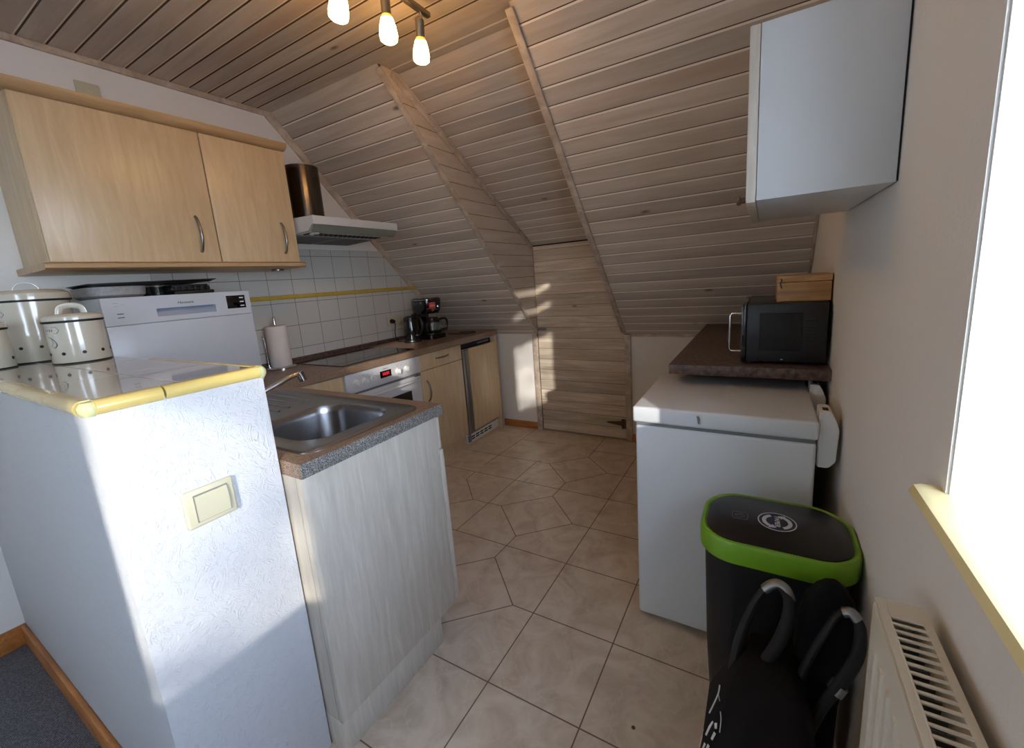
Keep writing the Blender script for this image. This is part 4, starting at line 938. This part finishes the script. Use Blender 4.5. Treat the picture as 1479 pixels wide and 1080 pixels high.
for k, y in enumerate((1.640, 1.960)):
    bm = B(); pts = rrect(2.7325, 0.772, 0.052, 0.155, 0.022)
    prism(bm, [(2.707, 0.700), (2.735, 0.700), (2.752, 0.722), (2.756, 0.820), (2.746, 0.850), (2.735, 0.872), (2.707, 0.872)], 'y', y, y+0.085)
    bmesh.ops.bevel(bm, geom=bm.edges[:], offset=0.003, segments=2, affect='EDGES')
    box(bm, 2.716, 2.730, y+0.02, y+0.045, 0.871, 0.8735, mat=1)
    obj('hinge_cover', bm, [M_WPLAST, M_BLACKM], t)
# side worktop with panel
t = thing('side_worktop', 'dark brown worktop against the window wall, carrying the microwave', 'worktop', (2.5, 2.6, 0))
bm = B(); box(bm, 2.231, W-0.001, 1.945, 3.244, 0.8905, 0.9305, bev=0.002); obj('worktop_slab', bm, M_DARKTOP, t)
bm = B(); box(bm, 2.27, 2.288, 2.15, 3.24, 0.001, 0.8895); box(bm, W-0.02, W-0.002, 2.15, 3.24, 0.001, 0.8895); box(bm, 2.288, W-0.02, 2.15, 2.168, 0.001, 0.8895); obj('side_board', bm, M_DARKTOP, t)
# microwave
M_MW = plain('satin black enamel', (20, 22, 26), 0.38)
MX0, MX1, MY0, MY1, MZ0, MZ1 = 2.485, 2.752, 2.000, 2.450, 0.9315, 1.160
t = thing('microwave', 'black microwave oven with chrome door handle on the dark worktop', 'microwave', (2.62, 2.22, 0.9305))
bm = B(); box(bm, MX0+0.018, MX1, MY0, MY1, MZ0+0.010, MZ1, bev=0.005)
for a in (MX0+0.04, MX1-0.03):
    for b in (MY0+0.04, MY1-0.04): lathe(bm, [(0.012, 0), (0.012, 0.012), (0, 0.012)], a, b, 12, cz=MZ0)
for k in range(7):
    box(bm, MX0+0.20, MX0+0.235, MY0-0.0006, MY0+0.001, 1.02+0.012*k, 1.025+0.012*k, mat=1)
obj('housing', bm, [M_MW, M_BLACKM], t)
bm = B(); box(bm, MX0+0.060, MX0+0.195, MY0-0.0012, MY0+0.001, 0.985, 1.125, bev=0.0006); box(bm, MX0+0.130, MX0+0.138, MY0-0.0012, MY0, 0.9505, 0.9535, mat=1); obj('side_plate', bm, [M_BLACKM, M_STW], t)
bm = B(); box(bm, MX0, MX0+0.017, MY0, MY1-0.12, MZ0+0.010, MZ1, bev=0.003); d = obj('door', bm, M_BLACKG, t)
bm = B(); box(bm, MX0, MX0+0.017, MY1-0.118, MY1, MZ0+0.010, MZ1, bev=0.003); obj('control_panel', bm, M_BLACKG, t)
bm = B(); tube(bm, [(MX0, MY0+0.035, 1.122), (MX0-0.034, MY0+0.035, 1.122), (MX0-0.040, MY0+0.035, 1.112), (MX0-0.042, MY0+0.035, 0.985), (MX0-0.036, MY0+0.035, 0.975), (MX0, MY0+0.035, 0.975)], 0.005, 10); obj('handle', bm, M_CHROME, d, smooth=True)
# wooden box
t = thing('wooden_box', 'small pale wooden box lying on top of the microwave', 'box', (2.68, 2.12, MZ1))
bm = B(); box(bm, 2.597, 2.760, 2.045, 2.23, MZ1+0.001, MZ1+0.070, bev=0.002); obj('box_body', bm, M_BAMB, t)
bm = B(); box(bm, 2.596, 2.761, 2.044, 2.231, MZ1+0.0715, MZ1+0.094, bev=0.002); obj('lid', bm, M_BAMB, t)
bm = B(); tube(bm, [(2.608, 2.0435, MZ1+0.084), (2.611, 2.0425, MZ1+0.077), (2.606, 2.0425, MZ1+0.070), (2.611, 2.0435, MZ1+0.050)], 0.002, 8, smooth_n=3); obj('clasp', bm, M_BLACK, t)
# wall cabinet on the right
RX, RY0, RY1, RZ0, RZ1 = 2.535, 1.281, 1.825, 1.440, 1.778
t = thing('wall_cabinet', 'white sided wall cabinet hanging high on the window wall', 'cabinet', (W, 1.55, RZ0))
bm = B(); box(bm, RX, W-0.004, RY0, RY1, RZ0, RZ1, bev=0.0012); o = obj('carcass', bm, M_WHITE, t); o['label'] = 'white cabinet body'
bm = B(); box(bm, RX-0.020, RX-0.001, RY0-0.001, RY1+0.001, RZ0-0.003, RZ1, bev=0.002); d = obj('door', bm, M_MAPLEW, t)
bm = B(); lathe(bm, [(0.006, 0), (0.006, 0.008), (0.010, 0.012), (0.008, 0.018), (0, 0.019)], 0, 0, 16, axis=((RX-0.020, RY0+0.02, RZ0+0.006), (-1, 0, 0))); obj('knob', bm, M_HINGE, d)
bm = B(); box(bm, W-0.0038, W-0.0005, RY0+0.004, RY1, RZ0+0.002, RZ1); obj('back_gap', bm, M_BLACKM, t)

# radiator
t = thing('panel_radiator', 'white panel radiator with slotted top grille below the window sill', 'radiator', (2.73, 0.4, 0.3))
RA0, RA1, RT = -0.35, 0.866, 0.850
bm = B(); box(bm, 2.6985, 2.7095, RA0, RA1, 0.28, RT-0.006, bev=0.003)
k = RA0+0.04
ribs = []
while k < RA1-0.03:
    prism(bm, [(k, 0.31), (k+0.010, 0.31), (k+0.010, 0.80), (k, 0.80)], 'x', 2.6955, 2.6990); k += 0.0333
obj('front_panel', bm, M_RADI, t)
bm = B(); box(bm, 2.742, 2.750, RA0, RA1, 0.28, RT-0.006, bev=0.003); obj('back_panel', bm, M_RADI, t)
bm = B(); box(bm, 2.7005, 2.7515, RA1, RA1+0.003, 0.28, RT, bev=0.001); obj('side_cover', bm, M_RADI, t)
bm = B(); box(bm, 2.7005, 2.7515, RA0-0.003, RA0, 0.28, RT, bev=0.001); obj('side_cover', bm, M_RADI, t)
bm = B(); z = RT
box(bm, 2.7005, 2.7095, RA0, RA1, z-0.002, z, bev=0.0006); box(bm, 2.7425, 2.7515, RA0, RA1, z-0.002, z, bev=0.0006)
box(bm, 2.7095, 2.7425, RA1-0.032, RA1, z-0.002, z)
k = RA1-0.041
while k > RA0: box(bm, 2.7095, 2.7425, k-0.0035, k, z-0.002, z); k -= 0.0125
tube(bm, [(2.7095, RA1-0.003, z), (2.7095, RA0, z)], 0.0012, 6)
obj('top_grille', bm, M_RADI, t)
bm = B()
k = RA0+0.02
while k < RA1-0.02: box(bm, 2.712, 2.740, k, k+0.0015, 0.33, RT-0.03); k += 0.02
o = obj('convector_fins', bm, M_GREYP, t); o['kind'] = 'stuff'
bm = B(); rod(bm, (2.726, RA1-0.10, 0.30), (2.726, RA1-0.10, 0.0), 0.009, 12); rod(bm, (2.726, RA0+0.10, 0.30), (2.726, RA0+0.10, 0.0), 0.009, 12); obj('pipe', bm, M_RADI, t)
bm = B(); box(bm, 2.750, W-0.0005, RA1-0.25, RA1-0.22, 0.35, 0.80); box(bm, 2.750, W-0.0005, RA0+0.22, RA0+0.25, 0.35, 0.80); obj('bracket', bm, M_GREYP, t)

# recycling bin
t = thing('waste_bin', 'tall black bin with lime green rim, its lid marked PAPIER', 'bin', (2.60, 1.35, 0))
BZ = 0.660
bcx, bcy = 2.598, 1.338
def binring(w, h, r, z, dx=0, dy=0):
    pts = rrect(0, 0, w, h, r, 8)
    out = []
    for x_, y_ in pts:
        # back edge bulges a little
        yy = y_+(0.018*(1-(2*x_/w)**2) if y_ > 0 else -0.004*(1-(2*x_/w)**2))
        out.append((bcx+dx+x_, bcy+dy+yy, z))
    return out
bm = B(); loft(bm, [binring(0.255, 0.165, 0.06, 0.001, 0, 0.018), binring(0.272, 0.180, 0.065, 0.012, 0, 0.018), binring(0.300, 0.205, 0.07, 0.30, 0, 0.010), binring(0.312, 0.222, 0.075, BZ-0.052)]); obj('bin_body', bm, M_BLACKM, t, smooth=True)
bm = B(); loft(bm, [binring(0.318, 0.228, 0.078, BZ-0.058), binring(0.334, 0.242, 0.082, BZ-0.054), binring(0.336, 0.244, 0.082, BZ-0.010), binring(0.328, 0.236, 0.080, BZ-0.001), binring(0.316, 0.224, 0.075, BZ), binring(0.308, 0.216, 0.072, BZ-0.004)]); obj('green_rim', bm, M_GREEN, t, smooth=True)
bm = B(); loft(bm, [binring(0.306, 0.214, 0.071, BZ-0.006), binring(0.306, 0.214, 0.071, BZ-0.001), binring(0.298, 0.206, 0.068, BZ+0.0015)]); ld = obj('lid', bm, M_BLACK, t, smooth=True)
LZ = BZ+0.0018
ec = (2.603, 1.348)
bm = B(); lathe(bm, [(0.0425, 0), (0.0425, 0.0004), (0, 0.0004)], ec[0], ec[1], 48, cz=LZ); em = obj('round_sticker', bm, M_NAVY, ld)
bm = B(); lathe(bm, [(0.0425, 0), (0.0425, 0.0008), (0.0400, 0.0008), (0.0400, 0)], ec[0], ec[1], 48, cz=LZ)
for s in (0, PI):
    o_, i_ = [], []
    for k in range(13):
        a = math.radians(-62+124*k/12)+s
        o_.append((ec[0]+0.033*math.cos(a), ec[1]+0.033*math.sin(a))); i_.append((ec[0]+0.024*math.cos(a), ec[1]+0.024*math.sin(a)))
    prism(bm, o_+i_[::-1], 'z', LZ+0.0003, LZ+0.0009)
    a = math.radians(62)+s
    tip = (ec[0]+0.0285*math.cos(a+0.42), ec[1]+0.0285*math.sin(a+0.42))
    prism(bm, [(ec[0]+0.038*math.cos(a-0.05), ec[1]+0.038*math.sin(a-0.05)), tip, (ec[0]+0.019*math.cos(a-0.05), ec[1]+0.019*math.sin(a-0.05))], 'z', LZ+0.0003, LZ+0.0009)
obj('sticker_arrows', bm, M_STW, ld)
text('sticker_text', 'PAPIER', 0.0165, Matrix.Translation((ec[0], ec[1], LZ+0.0007)) @ Matrix.Rotation(math.radians(-88), 4, 'Z'), M_STW, ld)
bm = B(); e2 = (2.520, 1.345)
tube(bm, [(e2[0]+x_, e2[1]+y_, LZ+0.0006) for x_, y_ in ((-0.018, 0.014), (-0.018, -0.012), (-0.012, -0.017), (0.012, -0.017), (0.018, -0.012), (0.018, 0.012), (0.012, 0.017), (-0.012, 0.017), (-0.018, 0.014))], 0.0006, 5)
tube(bm, [(e2[0]-0.012+0.024*k/8, e2[1]+0.009*math.sin(PI*k/8), LZ+0.0006) for k in range(9)], 0.0005, 5); tube(bm, [(e2[0]-0.012+0.024*k/8, e2[1]-0.009*math.sin(PI*k/8), LZ+0.0006) for k in range(9)], 0.0005, 5); tube(bm, [(e2[0]-0.006+0.012*k/8, e2[1]+0.005*math.sin(PI*k/8), LZ+0.0006) for k in range(9)], 0.0005, 5)
obj('embossed_mark', bm, M_GREYP, ld)

# black bag with two padded handles in front of the bin
t = thing('shopping_bag', 'black fabric bag with two padded handles and white print, in front of the bin', 'bag', (2.60, 0.98, 0))
bm = B()
def bagloop(z, x0, x1, y0, y1, r): return ringz(rrect((x0+x1)/2, (y0+y1)/2, x1-x0, y1-y0, r, 5), z)
loft(bm, [bagloop(0.002, 2.475, 2.655, 0.80, 1.12, 0.05), bagloop(0.05, 2.462, 2.668, 0.78, 1.14, 0.05), bagloop(0.22, 2.462, 2.672, 0.79, 1.15, 0.06), bagloop(0.36, 2.478, 2.672, 0.86, 1.16, 0.06), bagloop(0.43, 2.505, 2.665, 0.94, 1.165, 0.05), bagloop(0.475, 2.530, 2.640, 1.02, 1.16, 0.035), bagloop(0.495, 2.548, 2.615, 1.06, 1.145, 0.02)], cap0=True, cap1=True)
for v in bm.verts:
    if v.co.z > 0.03:
        s = math.sin(v.co.y*37+v.co.z*23)*0.006+math.sin(v.co.x*61-v.co.z*31)*0.004
        v.co.x += s; v.co.y += s*0.7
obj('bag_body', bm, M_FABB, t, smooth=True)
bm = B()
loft(bm, [bagloop(0.003, 2.655, 2.690, 0.98, 1.14, 0.014), bagloop(0.25, 2.655, 2.700, 1.05, 1.16, 0.016), bagloop(0.40, 2.650, 2.716, 1.11, 1.172, 0.02), bagloop(0.50, 2.635, 2.735, 1.125, 1.176, 0.02), bagloop(0.57, 2.640, 2.742, 1.135, 1.178, 0.020), bagloop(0.62, 2.652, 2.735, 1.142, 1.176, 0.016), bagloop(0.650, 2.668, 2.718, 1.146, 1.172, 0.012), bagloop(0.660, 2.680, 2.705, 1.150, 1.168, 0.008)])
for v in bm.verts:
    if v.co.z > 0.1: v.co.y += math.sin(v.co.x*70+v.co.z*19)*0.004
obj('bag_flap', bm, M_FABB, t, smooth=True)
def handle_loop(pts, rad, ringpts):
    bm = B(); tube(bm, pts, rad, 12, smooth_n=6, flat=0.72); h = obj('bag_handle', bm, M_RUB, t, smooth=True)
    for a in ringpts:
        bm = B(); tube(bm, a[0], a[1], 12, smooth_n=5, flat=0.8); o = obj('silver_sleeve', bm, M_ALU, h, smooth=True); o['label'] = 'silver metal sleeve'
handle_loop([(2.524, 1.09, 0.430), (2.535, 1.11, 0.500), (2.556, 1.13, 0.570), (2.580, 1.14, 0.618), (2.602, 1.14, 0.632), (2.622, 1.13, 0.612), (2.617, 1.11, 0.560), (2.590, 1.09, 0.495), (2.556, 1.075, 0.448)], [0.015, 0.015, 0.012, 0.0095, 0.0095, 0.014, 0.017, 0.017, 0.014], [([(2.5775, 1.1395, 0.615), (2.590, 1.142, 0.629), (2.603, 1.142, 0.634), (2.617, 1.137, 0.628), (2.6245, 1.131, 0.610)], 0.0115)])
handle_loop([(2.640, 1.09, 0.430), (2.655, 1.10, 0.50), (2.690, 1.12, 0.585), (2.706, 1.13, 0.612), (2.722, 1.13, 0.620), (2.738, 1.12, 0.600), (2.733, 1.10, 0.550), (2.708, 1.085, 0.490), (2.682, 1.07, 0.440), (2.66, 1.05, 0.38)], [0.012, 0.011, 0.009, 0.009, 0.009, 0.013, 0.016, 0.016, 0.014, 0.012], [([(2.712, 1.131, 0.617), (2.724, 1.130, 0.6215), (2.735, 1.124, 0.612)], 0.0115), ([(2.709, 1.0845, 0.491), (2.700, 1.0800, 0.474)], 0.0158)])
# white print on the bag's upper left side
def pr(p, k=0.0012): return Vector(p)+Vector((-0.62, -0.42, 0.66))*k
bm = B()
for pts, r in (([(2.5007, 1.060, .4071), (2.4997, 1.040, .4056), (2.492, 1.023, .3909), (2.4852, 1.0119, .3778)], 0.0016),
               ([(2.4997, 1.040, .4056), (2.5041, 1.017, .4143)], 0.0010), ([(2.5078, .9867, .4215), (2.5103, .9719, .4190), (2.5095, .9528, .4100)], 0.0011)):
    tube(bm, [pr(p) for p in pts], r, 6, smooth_n=3)
o = obj('bag_print', bm, M_STW, t); o['label'] = 'thin white printed lines'
bm = B()
for pts, r in (([(2.4950, .981, .3960), (2.4899, .9755, .3869), (2.4837, .964, .3750)], 0.0034), ([(2.5007, .9706, .4075), (2.5016, .9614, .4050)], 0.0036), ([(2.5007, .9553, .4020), (2.4955, .9462, .3927)], 0.0032),
               ([(2.4845, .9457, .3764), (2.480, .938, .366)], 0.0034), ([(2.4914, .9389, .3853), (2.486, .930, .372)], 0.0034), ([(2.478, .985, .362), (2.472, .960, .345)], 0.0014)):
    tube(bm, [pr(p, 0.0006) for p in pts], [r, r*0.8] if len(pts) == 2 else [r*.7, r, r*.8], 8, smooth_n=3, flat=0.35, up=(-0.62, -0.42, 0.66))
o = obj('bag_lettering', bm, M_STW, t); o['label'] = 'white printed letter shapes'

# crumb on the floor
bm = B(); lathe(bm, [(0, 0.0), (0.006, 0.001), (0.004, 0.004), (0, 0.005)], 2.267, 1.198, 7, cz=0.0005); tag(obj('floor_crumb', bm, M_HINGE), 'tiny dark crumb lying on the floor tiles before the freezer', 'crumb')

# ceiling spotlight bar
t = thing('spotlight_bar', 'nickel ceiling spotlight bar with lit opal glass shades', 'ceiling lamp', (1.40, 1.33, H))
bm = B(); box(bm, 1.402, 1.422, 1.00, 1.645, 2.318, 2.336, bev=0.002); lathe(bm, [(0, 0), (0.05, 0), (0.05, 0.02), (0, 0.02)], 1.41, 1.32, 32, cz=H-0.022); rod(bm, (1.41, 1.32, 2.330), (1.41, 1.32, H-0.01), 0.008); obj('mounting_bar', bm, M_NICKEL, t)
for k, (sx, sy) in enumerate(((1.402, 1.600), (1.400, 1.430), (1.388, 1.262), (1.40, 1.09))):
    top = Vector((sx+0.012, sy, 2.310)); d = Vector(((-0.16, 0.10, -1), (-0.05, 0.04, -1), (-0.28, -0.02, -1), (0.1, 0, -1))[k]).normalized()
    p0 = Vector((sx+0.004, sy-0.004, 2.294))
    bm = B(); rod(bm, (1.412, sy, 2.320), p0+d*0.020+Vector((0.010, 0.004, 0)), 0.004, 10); rod(bm, p0, p0+d*0.056, 0.0165, 20, 0.0165); hd_ = obj('spot_head', bm, M_NICKEL, t, smooth=True)
    bm = B(); lathe(bm, [(0.0155, 0), (0.016, 0.002), (0.0205, 0.012)], 0, 0, 28, axis=(p0+d*0.054, d), mat=1); lathe(bm, [(0.0205, 0.012), (0.0275, 0.035), (0.0315, 0.062), (0.029, 0.078), (0.020, 0.085), (0, 0.087)], 0, 0, 28, axis=(p0+d*0.054, d)); obj('glass_shade', bm, [M_BULB, M_BULB2], hd_, smooth=True)

# ------------------------------------------------------------------ outside
bm = B(); box(bm, W+0.3, 40, -40, 40, -3.2, -3.0); struct('ground_outside', bm, M_GROUND, label='ground outside the windows')

def garden_tree(name, label, c, n, ext, seed):
    rnd = random.Random(seed); c = Vector(c)
    t = thing(name, label, 'tree', (c.x, c.y, -3.0), 'garden trees outside the windows')
    bm = B(); tube(bm, [(c.x, c.y, -3.0), (c.x+0.1, c.y, -1), (c.x-0.05, c.y+0.1, c.z), (c.x, c.y, c.z+ext[2]*0.8)], [0.16, 0.13, 0.08, 0.03], 10, smooth_n=4)
    cl = []
    for k in range(16):
        e = c+Vector((rnd.uniform(-1, 1)*ext[0], rnd.uniform(-1, 1)*ext[1], rnd.uniform(-1, 1)*ext[2])); cl.append(e)
        z = min(max(e.z-0.5, -1), c.z+ext[2]*0.7)
        tube(bm, [(c.x, c.y, z), ((c.x+e.x)/2, (c.y+e.y)/2, (z+e.z)/2+0.1), e], [0.035, 0.02, 0.008], 6, smooth_n=3)
    obj('trunk', bm, M_BARK, t)
    bm = B()
    for k in range(n):
        e = rnd.choice(cl); p = e+Vector((rnd.gauss(0, .26), rnd.gauss(0, .26), rnd.gauss(0, .20)))
        q = Euler((rnd.uniform(0, 6), rnd.uniform(0, 6), rnd.uniform(0, 6))).to_matrix(); a = rnd.uniform(0.05, 0.10)
        vs = [bm.verts.new(p+q @ Vector(v)) for v in ((-a, 0, 0), (0, -a*.5, a*.1), (a, 0, 0), (0, a*.5, a*.1))]
        bm.faces.new(vs)
    o = obj('foliage', bm, M_LEAF, t); o['kind'] = 'stuff'
garden_tree('garden_tree', 'leafy garden tree outside the right wall windows', (6.6, -6.2, 2.6), 620, (1.3, 1.2, 1.0), 5)
garden_tree('garden_tree', 'leafy garden tree outside the right wall windows', (7.6, -3.2, 1.6), 220, (1.2, 1.2, 0.9), 9)

# ------------------------------------------------------------------ light
sun_dir = Vector((-0.71, 1.0, 0)).normalized()*math.cos(math.radians(13.5)); sun_dir.z = -math.sin(math.radians(13.5))
sd_ = bpy.data.lights.new('sun', 'SUN'); sd_.energy = 3.4; sd_.color = (1.0, 0.96, 0.90); sd_.angle = math.radians(0.8)
so = bpy.data.objects.new('sun', sd_); COL.objects.link(so); so.rotation_euler = sun_dir.to_track_quat('-Z', 'Y').to_euler(); so.location = (6, -4, 5)
wd = bpy.data.worlds.new('sky'); scn.world = wd; wd.use_nodes = True; nt = wd.node_tree
bg = nt.nodes['Background']
# bright hazy winter sky: pale at the horizon, bluer overhead
tc = ND(nt, 'ShaderNodeTexCoord'); sp = ND(nt, 'ShaderNodeSeparateXYZ'); L(nt, tc.outputs['Generated'], sp.inputs[0])
sk = ND(nt, 'ShaderNodeValToRGB'); e = sk.color_ramp.elements
e[0].position = 0.0; e[0].color = (0.76, 0.91, 1.12, 1); e[1].position = 0.8; e[1].color = (0.45, 0.62, 1.0, 1)
L(nt, sp.outputs[2], sk.inputs[0]); L(nt, sk.outputs[0], bg.inputs['Color']); bg.inputs['Strength'].default_value = 12.5
for (y0, y1, s) in WIN:   # portals guide the sky light through the panes
    la = bpy.data.lights.new('window_portal', 'AREA'); la.shape = 'RECTANGLE'; la.size = ZT-ZS; la.size_y = y1-y0
    la.cycles.is_portal = True
    lo = bpy.data.objects.new('window_portal', la); COL.objects.link(lo); lo.location = (W+WT+0.12, (y0+y1)/2, (ZS+ZT)/2); lo.rotation_euler = (0, math.radians(90), 0)
    lo.rotation_euler = Vector((-1, 0, 0)).to_track_quat('-Z', 'Y').to_euler()

la = bpy.data.lights.new('window_portal', 'AREA'); la.shape = 'RECTANGLE'; la.size = FW[1]-FW[0]; la.size_y = FW[3]-FW[2]; la.cycles.is_portal = True
lo = bpy.data.objects.new('window_portal', la); COL.objects.link(lo); lo.location = (-0.14, (FW[0]+FW[1])/2, (FW[2]+FW[3])/2); lo.rotation_euler = Vector((1, 0, 0)).to_track_quat('-Z', 'Z').to_euler()

# ------------------------------------------------------------------ camera
yaw, pitch, roll = 0.5403, -0.1851, -0.0725
cyw, syw, cp_, sp_, cr, sr = math.cos(yaw), math.sin(yaw), math.cos(pitch), math.sin(pitch), math.cos(roll), math.sin(roll)
fwd = Vector((-syw*cp_, cyw*cp_, sp_)); rgt = Vector((cyw, syw, 0)); up = rgt.cross(fwd)
r2 = rgt*cr+up*sr; u2 = -rgt*sr+up*cr
cam = bpy.data.cameras.new('camera'); co = bpy.data.objects.new('camera', cam); COL.objects.link(co)
m = Matrix.Identity(4)
for i in range(3): m[i][0], m[i][1], m[i][2] = r2[i], u2[i], -fwd[i]
m.translation = Vector((2.5565, 0.1994, 1.3103)); co.matrix_world = m
cam.sensor_fit = 'HORIZONTAL'; cam.sensor_width = 36.0; cam.lens = 606.245/1479*36.0
cam.shift_x = -5.302/1479; cam.shift_y = -21.96/1479; cam.clip_start = 0.01
scn.camera = co

scn.view_settings.view_transform = 'Standard'; scn.view_settings.look = 'None'; scn.view_settings.exposure = 0.48; scn.view_settings.gamma = 1.0
scn.view_settings.use_curve_mapping = False
scn.cycles.max_bounces = 8; scn.cycles.diffuse_bounces = 5; scn.cycles.glossy_bounces = 4; scn.cycles.transmission_bounces = 6; scn.cycles.transparent_max_bounces = 8
scn.cycles.use_denoising = True; scn.cycles.sample_clamp_indirect = 6.0
scn.cycles.caustics_reflective = False; scn.cycles.caustics_refractive = False
